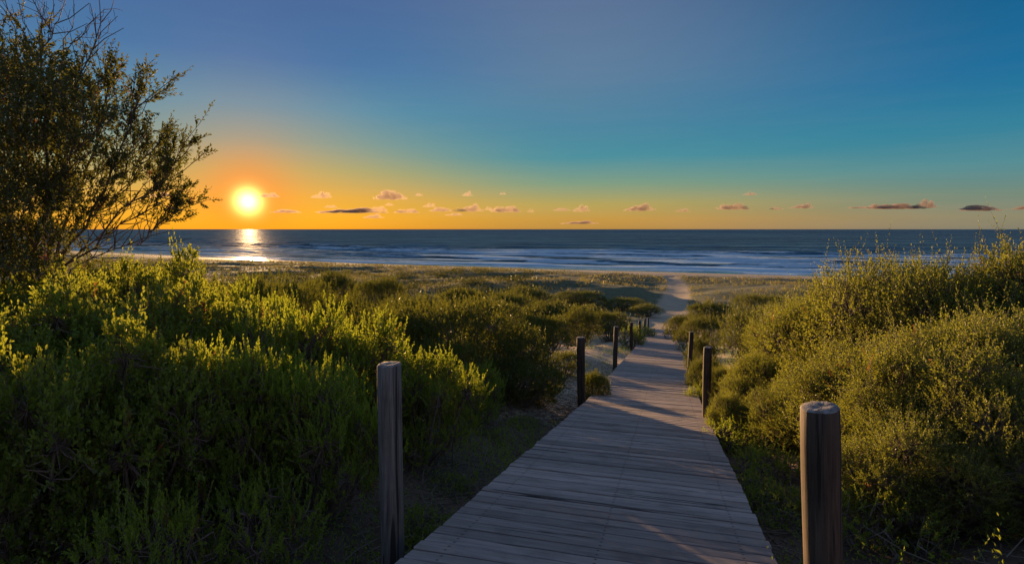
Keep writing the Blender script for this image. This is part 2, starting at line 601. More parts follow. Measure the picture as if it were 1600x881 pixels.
bn = t.n('ShaderNodeBump')
t.link(h, bn.inputs['Height'])
bn.inputs['Distance'].default_value = 1.0
t.link(t.maprange(shal, 0, 1, 0.9, 0.12), bn.inputs['Strength'])
df = t.n('ShaderNodeBsdfDiffuse')
t.link(c, df.inputs[0])
t.link(bn.outputs[0], df.inputs['Normal'])
gl = t.n('ShaderNodeBsdfGlossy')
t.link(t.math('ADD', t.maprange(shal, 0, 1, 0.46, 0.12), t.math('MULTIPLY', fm, 0.4)), gl.inputs['Roughness'])
t.link(bn.outputs[0], gl.inputs['Normal'])
fr = t.n('ShaderNodeFresnel')
fr.inputs[0].default_value = 1.33
t.link(bn.outputs[0], fr.inputs['Normal'])
mx = t.n('ShaderNodeMixShader')
sheen = t.maprange(t.math('ADD', t.math('MULTIPLY', a2, 0.55), t.math('MULTIPLY', a3, 0.45)), 0.40, 0.62, 0.12, 1.7)
gk = t.math('MULTIPLY', t.math('MINIMUM', fr.outputs[0], t.maprange(shal, 0, 1, 0.075, 0.5)), t.maprange(fm, 0, 1, 1.0, 0.3))
t.link(t.math('MULTIPLY', gk, sheen, clamp=True), mx.inputs[0])
t.link(df.outputs[0], mx.inputs[1])
t.link(gl.outputs[0], mx.inputs[2])
o = t.n('ShaderNodeOutputMaterial')
t.link(mx.outputs[0], o.inputs[0])
M['sea'] = m

# cloud volume
m, t = mat_new('cloud_vapour')
vs = t.n('ShaderNodeVolumePrincipled')
vs.inputs['Color'].default_value = (0.48, 0.38, 0.35, 1)
vs.inputs['Density'].default_value = 0.014
vs.inputs['Anisotropy'].default_value = 0.42
o = t.n('ShaderNodeOutputMaterial')
t.link(vs.outputs[0], o.inputs['Volume'])
M['cloud'] = m


# ------------------------------------------------------------------ ground sheet
def warp(n, centre, half, b):
    u = np.linspace(-1, 1, n)
    return centre + half / math.sinh(b) * np.sinh(b * u)


def grid_faces(nx, ny):
    i = np.arange(nx * ny).reshape(ny, nx)
    return np.stack([i[:-1, :-1].ravel(), i[:-1, 1:].ravel(), i[1:, 1:].ravel(), i[1:, :-1].ravel()], 1)


gx = warp(310, 3.0, 6000, 7.6)
gy = np.concatenate([np.linspace(-3000, -30, 20)[:-1], np.linspace(-30, -1, 30)[:-1], np.linspace(-1, 16, 120)[:-1],
                     np.linspace(16, 60, 120)[:-1], np.linspace(60, 360, 190)[:-1], np.geomspace(360, 3000, 50)])
GX, GY = np.meshgrid(gx, gy)
GZ = ground(GX, GY)
s_ = (shore(GX) - GY) * 0.93
pd_ = path_dist(GX, GY)
dd_ = np.abs(GX - deck_x(GY)) * 0.96
left_ = 1 - sstep(GX, -5, 40)
veg = sstep(s_, 34 - 22 * left_, 52 - 22 * left_) * 0.92 * sstep(pd_, 1.0, 3.2)
veg = veg + 0.25 * (fbm(GX / 14, GY / 9, 3, 55) - 0.5)
clear = np.exp(-(((GX - (deck_x(GY) - 2.7)) / 2.1) ** 2)) * sstep(GY, 6.5, 9.5) * (1 - sstep(GY, 30, 44))
veg = np.where(GY < 47, veg * sstep(dd_, 1.4, 5) - clear * 1.0, veg)
veg = veg * sstep(s_, 30 - 20 * left_, 46 - 24 * left_)
wet = (1 - sstep(s_, 5, 13)) 
litt = (1 - sstep(GY, 9, 16)) * 1.0 - clear * 0.8
litt = litt + (1 - sstep(GY, 20, 42)) * 0.5 * (1 - clear) * sstep(dd_, 2, 5)
me = np_mesh('ground', np.stack([GX.ravel(), GY.ravel(), GZ.ravel()], 1), grid_faces(len(gx), len(gy)),
             {'veg': np.clip(veg, 0, 1).ravel(), 'wet': wet.ravel(), 'litter': np.clip(litt, 0, 1).ravel()})
tag(link('ground', me, mat=M['sand']), 'sandy dunes and beach sloping down to the sea', kind='structure')

# ------------------------------------------------------------------ sea sheet
sxs = np.concatenate([-np.geomspace(600, 40000, 28)[::-1], np.linspace(-600, 400, 380)[1:-1], np.geomspace(400, 40000, 28)])
ss = np.concatenate([np.linspace(-12, 0, 5)[:-1], np.linspace(0, 170, 200)[:-1], np.linspace(170, 700, 90)[:-1], np.geomspace(700, 42000, 40)])
SX, SS = np.meshgrid(sxs, ss)
SY = shore(SX) + SS / 0.93
# sets of swell parallel to the shore
wob = (fbm(SX / 90, SS / 400, 3, 3) - 0.5) * 34 + (fbm(SX / 24, SS / 60, 2, 8) - 0.5) * 7
Sz = np.zeros_like(SX)
Fo = np.zeros_like(SX)
for (sc_, wd, am, x0, x1, fo, sd) in [(16, 5, 0.22, -900, 900, 0.9, 1), (33, 6, 0.45, -60, 260, 1.0, 2), (40, 6, 0.35, -700, -30, 0.7, 12),
                                     (58, 7, 0.75, -20, 230, 1.0, 3), (70, 8, 0.7, -170, 40, 0.35, 4), (88, 8, 0.95, 55, 330, 0.95, 5),
                                     (104, 8, 1.0, -20, 75, 0.7, 6), (125, 9, 1.0, -260, 120, 0.6, 7), (160, 10, 1.1, -300, 300, 0.45, 9),
                                     (185, 12, 0.7, -600, 500, 0.0, 10), (230, 13, 0.6, -700, 500, 0.0, 11), (290, 15, 0.6, -700, 500, 0.0, 14)]:
    cen = sc_ + wob + (fbm(SX / 200, SX * 0 + sd, 2, sd) - 0.5) * 22
    q = (SS - cen) / wd
    along = sstep(SX, x0, x0 + 40) * (1 - sstep(SX, x1 - 40, x1)) * (0.35 + 0.65 * sstep(fbm(SX / 33, SX * 0 + sd * 3.1, 3, sd + 40), 0.35, 0.6))
    # steep face shoreward (q<0), long back seaward
    prof = np.where(q < 0, np.exp(-(q * 1.9) ** 2), np.exp(-(q * 0.75) ** 2))
    Sz += am * 1.35 * prof * along
    trail = np.where(q < 0.25, np.exp(-((q - 0.25) / 1.6) ** 2), np.exp(-((q - 0.25) * 1.8) ** 2))
    Fo = np.maximum(Fo, fo * trail * along * sstep(fbm(SX / 16, SS / 9, 3, sd + 60), 0.28, 0.52))
Fo = np.maximum(Fo, 0.85 * (1 - sstep(SS, 110, 240)) * sstep(SS, 1, 8) * sstep(fbm(SX / 34, SS / 7, 3, 99), 0.34, 0.54) * (0.45 + 0.55 * sstep(SX, -90, 30)))
Fo = np.maximum(Fo, 0.95 * np.exp(-((SS - 1.5 - 2.5 * (fbm(SX / 18, SX * 0, 2, 71))) / 1.1) ** 2))
Sz += 0.14 * (1 - sstep(SS, 400, 1500)) * (fbm(SX / 11, SS / 5, 3, 15) - 0.5) * sstep(SS, 15, 60) * 3
sh = (1 - sstep(SS, 4, 22)) * 0.9
me = np_mesh('sea', np.stack([SX.ravel(), SY.ravel(), Sz.ravel()], 1), grid_faces(len(sxs), len(ss)),
             {'foam': Fo.ravel(), 'shallow': sh.ravel()})
tag(link('sea', me, mat=M['sea']), 'blue sea with lines of low breakers', kind='structure')


# ------------------------------------------------------------------ foliage builders
class Leaves:
    def __init__(self):
        self.v, self.f4, self.f3, self.t, self.n = [], [], [], [], 0

    def add(self, p, d, L, W, r, oval=False, tint=None):
        """p (n,3) bases, d (n,3) directions, L/W lengths (n,)"""
        n = len(p)
        side = norm(np.cross(d, norm(r.normal(size=(n, 3)) * 0.6 + np.array([0, 0, 1.0]))))
        up = np.cross(side, d)
        L, W = L[:, None], W[:, None]
        fold = 0.22
        if oval:
            v = np.stack([p, p + d * L * 0.38 + side * W * 0.5 + up * W * fold, p + d * L * 0.8 + side * W * 0.36 + up * W * fold,
                          p + d * L, p + d * L * 0.8 - side * W * 0.36 + up * W * fold, p + d * L * 0.38 - side * W * 0.5 + up * W * fold], 1)
            b = self.n + np.arange(n)[:, None] * 6
            self.f4.append(np.concatenate([b + [0, 1, 2, 3], b + [0, 3, 4, 5]]))
            k = 6
        else:
            v = np.stack([p, p + d * L * 0.5 + side * W * 0.5 + up * W * fold, p + d * L, p + d * L * 0.5 - side * W * 0.5 + up * W * fold], 1)
            b = self.n + np.arange(n)[:, None] * 4
            self.f3.append(np.concatenate([b + [0, 1, 2], b + [0, 2, 3]]))
            k = 4
        self.v.append(v.reshape(-1, 3))
        tt = r.random(n) if tint is None else tint
        self.t.append(np.repeat(tt, k))
        self.n += n * k

    def mesh(self, name):
        v = np.concatenate(self.v)
        fs = []
        if self.f4:
            fs.append(np.concatenate(self.f4))
        if self.f3:
            fs.append(np.concatenate(self.f3))
        return np_mesh(name, v, fs, {'tint': np.concatenate(self.t)}, smooth=False)


class Tubes:
    def __init__(self):
        self.v, self.f, self.n = [], [], 0

    def add(self, pts, rad, k=5):
        """pts (m, j, 3) chains, rad (m, j)"""
        pts = np.asarray(pts, float)
        if pts.ndim == 2:
            pts, rad = pts[None], np.asarray(rad, float)[None]
        m, j, _ = pts.shape
        tan = norm(np.gradient(pts, axis=1))
        ref = np.where(np.abs(tan[..., 2:3]) > 0.9, np.array([1.0, 0, 0]), np.array([0, 0, 1.0]))
        a = norm(np.cross(tan, ref))
        b = np.cross(tan, a)
        th = np.arange(k) * 2 * math.pi / k
        ring = pts[:, :, None, :] + rad[..., None, None] * (a[:, :, None, :] * np.cos(th)[:, None] + b[:, :, None, :] * np.sin(th)[:, None])
        self.v.append(ring.reshape(-1, 3))
        idx = self.n + np.arange(m * j * k).reshape(m, j, k)
        nx = np.roll(idx, -1, axis=2)
        self.f.append(np.stack([idx[:, :-1], nx[:, :-1], nx[:, 1:], idx[:, 1:]], -1).reshape(-1, 4))
        self.n += m * j * k

    def mesh(self, name):
        return np_mesh(name, np.concatenate(self.v), np.concatenate(self.f))


def shoots(L, r, base, d, length, n_leaf, leaf_l, leaf_w, spread=0.9, oval=False, start=0.15, bend=0.15, tubes=None, trad=0.0025):
    """many leafy shoots at once"""
    n = len(base)
    length = np.broadcast_to(length, (n,))
    bendv = r.normal(size=(n, 3)) * bend + np.array([0, 0, bend * 0.8])
    t = start + (1 - start) * (np.arange(n_leaf) + 0.5) / n_leaf
    t = t[None, :] + r.normal(size=(n, n_leaf)) * 0.02
    pts = base[:, None, :] + (d[:, None, :] * t[..., None] + bendv[:, None, :] * (t ** 2)[..., None]) * length[:, None, None]
    ref = norm(np.cross(d, norm(r.normal(size=(n, 3)))))
    ref2 = np.cross(d, ref)
    phi = np.arange(n_leaf)[None, :] * 2.4 + r.random((n, 1)) * 6.28 + r.normal(size=(n, n_leaf)) * 0.3
    radial = ref[:, None, :] * np.cos(phi)[..., None] + ref2[:, None, :] * np.sin(phi)[..., None]
    sp = spread * (1.15 - 0.75 * np.clip(t, 0, 1))[..., None]
    ld = norm(d[:, None, :] + radial * sp + r.normal(size=(n, n_leaf, 3)) * 0.12)
    sz = (1 - 0.35 * np.clip(t, 0, 1)) * r.uniform(0.75, 1.15, (n, n_leaf))
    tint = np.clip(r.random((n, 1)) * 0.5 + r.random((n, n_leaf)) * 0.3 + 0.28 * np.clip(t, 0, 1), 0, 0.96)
    tint = np.where(r.random((n, 1)) < 0.012, 0.99, tint)
    L.add(pts.reshape(-1, 3), ld.reshape(-1, 3), (leaf_l * sz).ravel(), (leaf_w * sz).ravel(), r, oval, tint.ravel())
    if tubes is not None:
        tt = np.array([0, 0.5, 0.95])
        ch = base[:, None, :] + (d[:, None, :] * tt[:, None] + bendv[:, None, :] * (tt ** 2)[:, None]) * length[:, None, None]
        tubes.add(ch, np.broadcast_to(np.array([1, 0.7, 0.3]) * trad, (n, 3)), 3)


def bush_proto(name, seed, Rr, H, lobes, n_shoot, shoot_len, n_leaf, leaf_l, leaf_w, up=0.6, oval=False, spread=0.9,
               inner=0.25, lobe_r=0.42, stem_show=0.0, bend=0.15, twigs=True, low=0.12):
    """lumpy shrub of leafy shoots; returns (foliage mesh, stems mesh)"""
    r = np.random.default_rng(seed)
    cs, rs = [], []
    for i in range(lobes):
        a = i * 2.4 + r.random() * 0.8
        q = math.sqrt((i + 0.4) / lobes) * r.uniform(0.75, 1.0)
        lr = lobe_r * r.uniform(0.75, 1.2)
        zc_ = H * (1 - lr * 0.85) * (1 - 0.42 * q * q) * r.uniform(0.66, 1.04)
        cs.append((math.cos(a) * q * Rr * (1 - lr * 0.6), math.sin(a) * q * Rr * (1 - lr * 0.6), zc_))
        rs.append((lr * Rr * r.uniform(0.85, 1.15), lr * Rr * r.uniform(0.85, 1.15), lr * H * r.uniform(0.7, 1.0)))
        # a lower lobe under it closes the flank
        if q > 0.45:
            cs.append((math.cos(a + .4) * q * Rr * 0.8, math.sin(a + .4) * q * Rr * 0.8, zc_ * r.uniform(0.35, 0.6)))
            rs.append((lr * Rr * 0.95, lr * Rr * 0.95, lr * H * 0.8))
    cs, rs = np.array(cs), np.array(rs)
    w_ = rs[:, 0] * rs[:, 1]
    li = r.choice(len(cs), size=int(n_shoot * 2.6), p=w_ / w_.sum())
    u = norm(r.normal(size=(len(li), 3)))
    u[:, 2] = np.where(u[:, 2] < -0.25, -u[:, 2], u[:, 2])
    rad = np.where(r.random(len(li)) < inner, r.uniform(0.4, 0.85, len(li)), r.uniform(0.85, 1.08, len(li)) + (r.random(len(li)) < 0.16) * r.uniform(0.05, 0.4, len(li)))
    lump = 0.82 + 0.36 * fbm(u[:, 0] * 2.1 + li * 3.7, u[:, 1] * 2.1 + u[:, 2] * 2, 2, seed)
    p_ = cs[li] + u * rs[li] * (rad * lump)[:, None]
    # drop what sits deep inside another lobe
    dq = ((p_[:, None, :] - cs[None]) / rs[None])
    depth = np.min(np.linalg.norm(dq, axis=2), axis=1)
    keep = (depth > 0.62) | (r.random(len(li)) < inner * 0.5)
    keep &= p_[:, 2] > low * H
    p_, u = p_[keep][:n_shoot], u[keep][:n_shoot]
    n = len(p_)
    d = norm(u * (1 - up) + np.array([0, 0, 1.0]) * up + r.normal(size=(n, 3)) * 0.22)
    ln = shoot_len * r.uniform(0.6, 1.25, n)
    L, T = Leaves(), Tubes()
    shoots(L, r, p_ - d * ln[:, None] * 0.6, d, ln, n_leaf, leaf_l, leaf_w, spread, oval, bend=bend, tubes=T if twigs else None)
    if name == 'fine':                       # long ragged whips above the crown
        hi = np.where((p_[:, 2] > H * 0.55) & (u[:, 2] > 0.3))[0]
        q_ = r.choice(hi, size=110, replace=False)
        d5 = norm(d[q_] * 0.4 + np.array([0.0, 0, 0.8]) + r.normal(size=(110, 3)) * 0.3)
        shoots(L, r, p_[q_] - d5 * 0.1, d5, r.uniform(0.2, 0.36, 110), 16, 0.032, 0.014, 1.0, bend=0.35, tubes=T)
    if twigs and n > 500:
        q_ = r.choice(n, size=60 if n > 500 else 6, replace=False)
        e0 = p_[q_] - d[q_] * 0.05
        dd = norm(d[q_] + r.normal(size=(len(q_), 3)) * 0.45)
        l2 = r.uniform(0.10, 0.26, len(q_))[:, None] * (1 if n > 500 else 0.5)
        e1 = e0 + dd * l2 * 0.5 + r.normal(size=e0.shape) * 0.01
        T.add(np.stack([e0, e1, e0 + dd * l2], 1), np.broadcast_to(np.array([0.003, 0.0024, 0.0014]), (len(q_), 3)), 3)
        for _ in range(2):
            d3 = norm(dd + r.normal(size=dd.shape) * 0.6)
            T.add(np.stack([e1, e1 + d3 * l2 * 0.25, e1 + d3 * l2 * 0.5], 1), np.broadcast_to(np.array([0.002, 0.0016, 0.001]), (len(q_), 3)), 3)
    # limbs from the foot to the lobes, and twigs on to the shoots
    foot = np.array([0, 0, -0.08])
    knots = []
    for c_, r_ in zip(cs, rs):
        b0 = foot + np.array([r.normal() * 0.05, r.normal() * 0.05, 0])
        mid = b0 * 0.45 + c_ * 0.55 + np.array([r.normal() * 0.08, r.normal() * 0.08, -0.10 * H])
        m2 = b0 * 0.15 + c_ * 0.85 + r.normal(size=3) * 0.04
        ch = np.array([b0, (b0 + mid) / 2 + r.normal(size=3) * 0.03, mid, m2, c_ + np.array([0, 0, r_[2] * 0.3])])
        T.add(ch, np.array([0.026, 0.021, 0.016, 0.011, 0.006]) * (0.6 + 0.5 * H), 5)
        knots += [ch[2], ch[3], ch[4], (ch[2] + ch[3]) / 2]
    knots = np.array(knots)
    ends = p_ - d * ln[:, None] * 0.6
    pick = r.random(n) < (0.55 if twigs else 0.15)
    e = ends[pick]
    near = np.argmin(np.linalg.norm(e[:, None, :] - knots[None], axis=2), axis=1)
    k0 = knots[near]
    mid = k0 * 0.5 + e * 0.5 + r.normal(size=e.shape) * 0.05 - np.array([0, 0, 0.04])
    T.add(np.stack([k0, mid, e], 1), np.broadcast_to(np.array([0.006, 0.0045, 0.0028]), (len(e), 3)), 3)
    return L.mesh(name + '_foliage'), T.mesh(name + '_stems'), H, Rr


PROTO = {}
for i, (sd, H, Rr) in enumerate([(11, 1.4, 0.95), (12, 1.5, 0.85), (13, 1.25, 1.0)]):
    PROTO['upright%d' % i] = bush_proto('upright', sd, Rr, H, 17, 1750, 0.14, 19, 0.038, 0.018, up=0.48, oval=True, spread=1.0, lobe_r=0.27, bend=0.25)
for i, (sd, H, Rr) in enumerate([(51, 1.4, 1.0), (52, 1.5, 1.05)]):
    PROTO['broad%d' % i] = bush_proto('broad', sd, Rr, H, 15, 1900, 0.125, 12, 0.048, 0.027, up=0.22, oval=True, spread=1.35, lobe_r=0.27, bend=0.35)
for i, (sd, H, Rr) in enumerate([(21, 2.0, 1.35), (22, 1.8, 1.2)]):
    PROTO['fine%d' % i] = bush_proto('fine', sd, Rr, H, 20, 4600, 0.17, 17, 0.036, 0.0175, up=0.25, spread=1.3, lobe_r=0.26, inner=0.16, bend=0.4, low=0.03)
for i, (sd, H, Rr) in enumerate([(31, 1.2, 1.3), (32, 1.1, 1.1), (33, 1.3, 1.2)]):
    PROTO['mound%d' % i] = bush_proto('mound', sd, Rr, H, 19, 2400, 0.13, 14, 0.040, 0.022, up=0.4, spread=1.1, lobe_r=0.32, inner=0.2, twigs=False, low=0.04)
for i, (sd, H, Rr) in enumerate([(41, 0.5, 0.45), (42, 0.4, 0.5)]):
    PROTO['small%d' % i] = bush_proto('small', sd, Rr, H, 8, 230, 0.11, 20, 0.026, 0.012, up=0.4, oval=True, spread=1.1, lobe_r=0.40, low=0.0)
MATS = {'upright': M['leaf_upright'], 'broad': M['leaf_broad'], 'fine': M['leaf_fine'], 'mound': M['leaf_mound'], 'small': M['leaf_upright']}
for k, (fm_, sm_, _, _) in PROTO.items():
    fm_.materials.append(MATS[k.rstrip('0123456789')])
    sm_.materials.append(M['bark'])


def shrub(kind, px, d, ytop, width, label, group=None, rot=None, name='coastal_shrub', hmax=None, dz=0.0):
    fm_, sm_, H, Rr = PROTO[kind]
    x, y = px2x(px, d), d * 0.99
    g = gz(x, y)
    h = max(0.15, top_z(ytop, d) - g)
    if hmax:
        h = min(h, hmax)
    o = link(name, None)
    o.location = (x, y, g - 0.03 + dz)
    sx = width / (2 * Rr)
    o.scale = (sx, sx, h / H / 1.02)
    o.rotation_euler = (0, 0, random.random() * 6.28 if rot is None else rot)
    tag(o, label, 'shrub', group)
    link('foliage', fm_, o)
    link('stems', sm_, o)
    return o


GL = 'upright leafy shrubs left of the boardwalk'
GR = 'fine leaved bushes right of the boardwalk'
GM = 'rounded dune shrubs down the slope'
SHRUBS = [
    # left foreground mass
    ('upright0', 655, 5.3, 535, 1.3, 'bright yellow green shrub with upright tips directly behind the nearest left post', GL),
    ('upright1', 555, 5.6, 478, 1.6, 'leafy green shrub just left of the nearest left post, upright sunlit tips', GL),
    ('upright2', 452, 5.2, 455, 1.7, 'tall upright shrub below the sea, right of the sun reflection', GL),
    ('broad0', 345, 5.6, 425, 1.7, 'dense green shrub directly below the sun with backlit tips', GL),
    ('broad1', 225, 5.0, 424, 1.7, 'yellow green shrub left of the sun, in front of the twiggy tree', GL),
    ('broad0', 95, 4.4, 430, 1.7, 'bright leafy shrub at the foot of the dark tree', GL),
    ('broad1', -40, 3.9, 440, 1.6, 'green shrub cut by the left picture edge under the tree', GL),
    ('upright2', 480, 3.7, 540, 1.2, 'dark shaded shrub left of the nearest left post, low in the shadow', GL),
    ('upright0', 335, 3.6, 500, 1.3, 'shaded green shrub in front of the sunlit row, below the sun', GL),
    ('broad0', 175, 3.2, 478, 1.3, 'shaded foreground shrub with pale blue green lower leaves', GL),
    ('broad0', 20, 2.8, 478, 1.1, 'nearest shrub in the lower left corner, dark green in shade', GL),
    ('small0', 400, 2.9, 745, 0.7, 'small dark shrub low in front, under the shaded shrubs', GL),
    ('small1', 210, 2.5, 770, 0.7, 'small shrub with pale grey green sprig at the bottom left', GL),
    ('broad0', 290, 8.0, 380, 2.0, 'shrub with thin shoots reaching up against the sea, left of the sun', GL),
    ('broad0', 110, 8.5, 385, 2.6, 'dark shrub behind the tree foot against the water', GL),
    ('small0', 690, 6.3, 650, 0.7, 'small green shrub at the litter strewn edge behind the nearest left post', GL),
    # mid left
    ('mound0', 690, 9.9, 455, 3.2, 'big dark rounded shrub in the middle, left of the boardwalk', GM),
    ('mound2', 790, 9.6, 500, 1.9, 'right shoulder of rounded green growth beside the sandy clearing', GM),
    ('mound1', 600, 9.5, 466, 2.4, 'sunlit topped shrub between the big dark one and the leafy row', GM),
    ('mound1', 540, 15.5, 452, 2.7, 'backlit dome shaped shrub under the right end of the golden sea', GM),
    ('mound0', 430, 15, 425, 3.0, 'dark brown shaded dome shrub close below the sun reflection', GM),
    ('mound2', 470, 22, 432, 3.6, 'low spreading shrub behind the dark dome near the beach', GM),
    ('mound2', 640, 20, 452, 3.4, 'spreading dark shrub beyond the big rounded one', GM),
    ('mound0', 770, 21, 462, 3.0, 'flat topped shrub rising behind the big rounded one, to its right', GM),
    ('mound1', 850, 19, 486, 2.2, 'wide dark shrub above the sandy clearing', GM),
    ('mound2', 905, 24, 476, 2.3, 'domed shrub above the clearing, left of the second left post', GM),
    ('mound0', 955, 28, 481, 2.4, 'rounded shrub just left of the far end of the boardwalk', GM),
    ('mound1', 860, 32, 465, 4.0, 'long low shrub on the slope beyond the clearing shrubs', GM),
    ('mound0', 800, 38, 452, 4.5, 'broad low thicket at the foot of the grassy dune', GM),
    ('mound2', 915, 40, 471, 3.4, 'low dark shrub hugging the foot of the grassy dune', GM),
    ('mound2', 838, 9.3, 602, 0.8, 'small straggly shrub at the lower edge of the sandy clearing', GM),
    ('mound1', 930, 9.6, 574, 0.62, 'small green shrub right beside the second left post', GM),
    ('mound0', 884, 13.0, 545, 1.0, 'flat green cushion shrub alone on the shaded sand', GM),
    ('small0', 990, 24.5, 505, 1.3, 'low shrub among the far left posts', GM),
    ('small1', 1004, 33, 506, 1.8, 'small shrub next to the last left posts at the boardwalk end', GM),
    # right side
    ('mound1', 1068, 31, 488, 2.2, 'small rounded shrub at the right of the boardwalk end', GM),
    ('mound0', 1095, 22, 490, 2.0, 'green rounded shrub right of the boardwalk beyond the third right post', GM),
    ('mound2', 1098, 14.6, 520, 0.9, 'green shrub behind the slender third right post', GM),
    ('mound1', 1105, 11.2, 552, 0.85, 'leafy shrub overhanging the boardwalk edge behind the second right post', GM),
    ('mound2', 1185, 14.5, 468, 2.3, 'tall deep green shrub with orange tinted crest right of the boardwalk', GM),
    ('mound0', 1235, 17, 460, 2.6, 'shaded dark green shrub between the orange crested one and the big bush', GM),
    ('fine1', 1190, 8.2, 545, 1.3, 'feathery olive shrub with bare twigs right of the second right post', GR),
    ('fine1', 1265, 9.0, 462, 2.4, 'feathery olive bush left of the tallest right bush', GR),
    ('fine1', 1335, 7.2, 422, 2.4, 'golden olive bush with a low rounded top in front of the breakers', GR),
    ('fine0', 1450, 6.2, 362, 2.6, 'tallest golden olive bush rising over the sea horizon', GR),
    ('fine1', 1575, 5.6, 362, 2.5, 'tall golden bush at the right edge rising over the horizon', GR),
    ('fine0', 1700, 5.0, 380, 2.2, 'olive bush mostly cut by the right picture edge', GR),
    ('fine1', 1390, 4.9, 530, 1.9, 'olive bush behind the thick nearest right post', GR),
    ('fine1', 1530, 4.2, 480, 2.0, 'dense olive bush filling the lower right', GR),
    ('fine0', 1650, 3.4, 560, 1.3, 'nearest olive bush in the lower right corner', GR),
    ('small0', 1150, 6.4, 655, 0.75, 'bright green low plant touching the boardwalk edge near the second right post', GR),
    ('small1', 1215, 5.0, 700, 0.8, 'brownish low shrub in the shade beside the right boardwalk edge', GR),
    ('small0', 1400, 3.3, 760, 0.8, 'low brown green shrub just right of the thick nearest right post', GR),
    ('small1', 1090, 9.8, 600, 0.5, 'tiny leafy plant on the boardwalk edge between the second and third right posts', GR),
    ('fine1', 1470, 3.5, 640, 1.2, 'low shaded olive bush with drooping shoots under the tall right bushes', GR),
    ('small1', 1235, 4.1, 770, 0.8, 'dark little shrub in shade left of the thick nearest right post', GR),
    ('fine0', 1290, 6.0, 575, 1.3, 'olive bush directly behind and above the thick nearest right post', GR),
    ('upright2', 735, 7.2, 560, 1.0, 'leafy shrub between the nearest left post and the big dark rounded one', GL),
    ('broad1', 60, 6.0, 396, 2.0, 'shrub hiding the foot of the dark tree, in its shade', GL),
    ('broad0', 170, 6.6, 398, 1.8, 'shrub under the lowest bare twigs of the dark tree', GL),
    ('broad0', -90, 6.5, 350, 2.4, 'tall dark shrub behind the tree at the left picture edge', GL),
    ('mound0', 215, 12, 392, 3.2, 'dark shaded shrub against the bright water left of the sun', GL),
    ('mound2', 385, 11, 415, 2.2, 'dark backlit shrub right under the sun reflection', GL),
    ('upright1', 400, 6.8, 432, 1.6, 'yellow rimmed upright shrub right of the one below the sun', GL),
    ('small1', 700, 4.7, 760, 0.55, 'low plant in leaf litter near the boardwalk, right of the nearest left post', GL),
    ('small0', 770, 6.6, 690, 0.5, 'little plant on the littered slope halfway to the second left post', GL),
    ('small1', 815, 7.6, 655, 0.6, 'low plant close to the boardwalk before the second left post', GL),
    ('small0', 655, 3.6, 800, 0.5, 'dark low plant at the foot of the nearest left post', GL),
    ('small0', 742, 8.2, 618, 0.9, 'brownish low shrub under the skirt of the big dark rounded one', GM),
    ('mound1', 862, 10.8, 577, 0.6, 'straggly plant on the sand left of the second left post', GM),
    ('fine1', 1150, 6.9, 610, 0.7, 'leafy olive shrub leaning to the second right post', GR),
    ('fine0', 1245, 6.2, 600, 1.2, 'olive bush with pale bare stems left of the thick nearest right post', GR),
    ('fine1', 1600, 4.4, 470, 2.0, 'wide olive bush along the right picture edge at mid height', GR),
    ('fine1', 1440, 3.9, 590, 1.3, 'olive bush right of the thick nearest right post, at post top height', GR),
    ('small0', 1190, 4.5, 745, 0.6, 'small dark plant against the right edge of the boardwalk in front', GR),
    ('mound1', 805, 8.9, 548, 1.7, 'low skirt of shrub at the foot of the big dark rounded one, nearest the clearing', GM),
    ('mound0', 700, 8.4, 520, 1.6, 'dark shrub in front of the big rounded one', GM),
    ('fine0', 1130, 9.8, 560, 0.8, 'olive shrub between the second and third right posts', GR),
    # beyond
    ('mound2', 1008, 60, 474, 4.0, 'dark green shrub on the dune edge where the sand path bends', GM),
    ('mound0', 975, 68, 463, 6.0, 'low spreading shrub on the flank of the grassy dune left of the sand path', GM),
    ('mound1', 905, 72, 452, 8.0, 'long dark thicket along the foot of the grassy dune', GM),
    ('mound2', 820, 60, 445, 7.0, 'dark thicket crossing the middle of the dunes above the domed shrubs', GM),
    ('mound1', 720, 48, 445, 5.0, 'rounded dark thicket behind the big rounded shrub', GM),
    ('mound0', 590, 44, 428, 5.0, 'dark thicket under the shoreline left of centre', GM),
    ('mound2', 520, 60, 418, 6.0, 'far dark thicket under the golden surf', GM),
    ('mound0', 1195, 55, 455, 7.0, 'long dark green shrub on the grassy flat near the beach, right of the sand path', GM),
    ('mound1', 1110, 50, 468, 4.5, 'low dark shrub on the flat right beside the sand path', GM),
]
for sp_ in SHRUBS:
    shrub(*sp_)


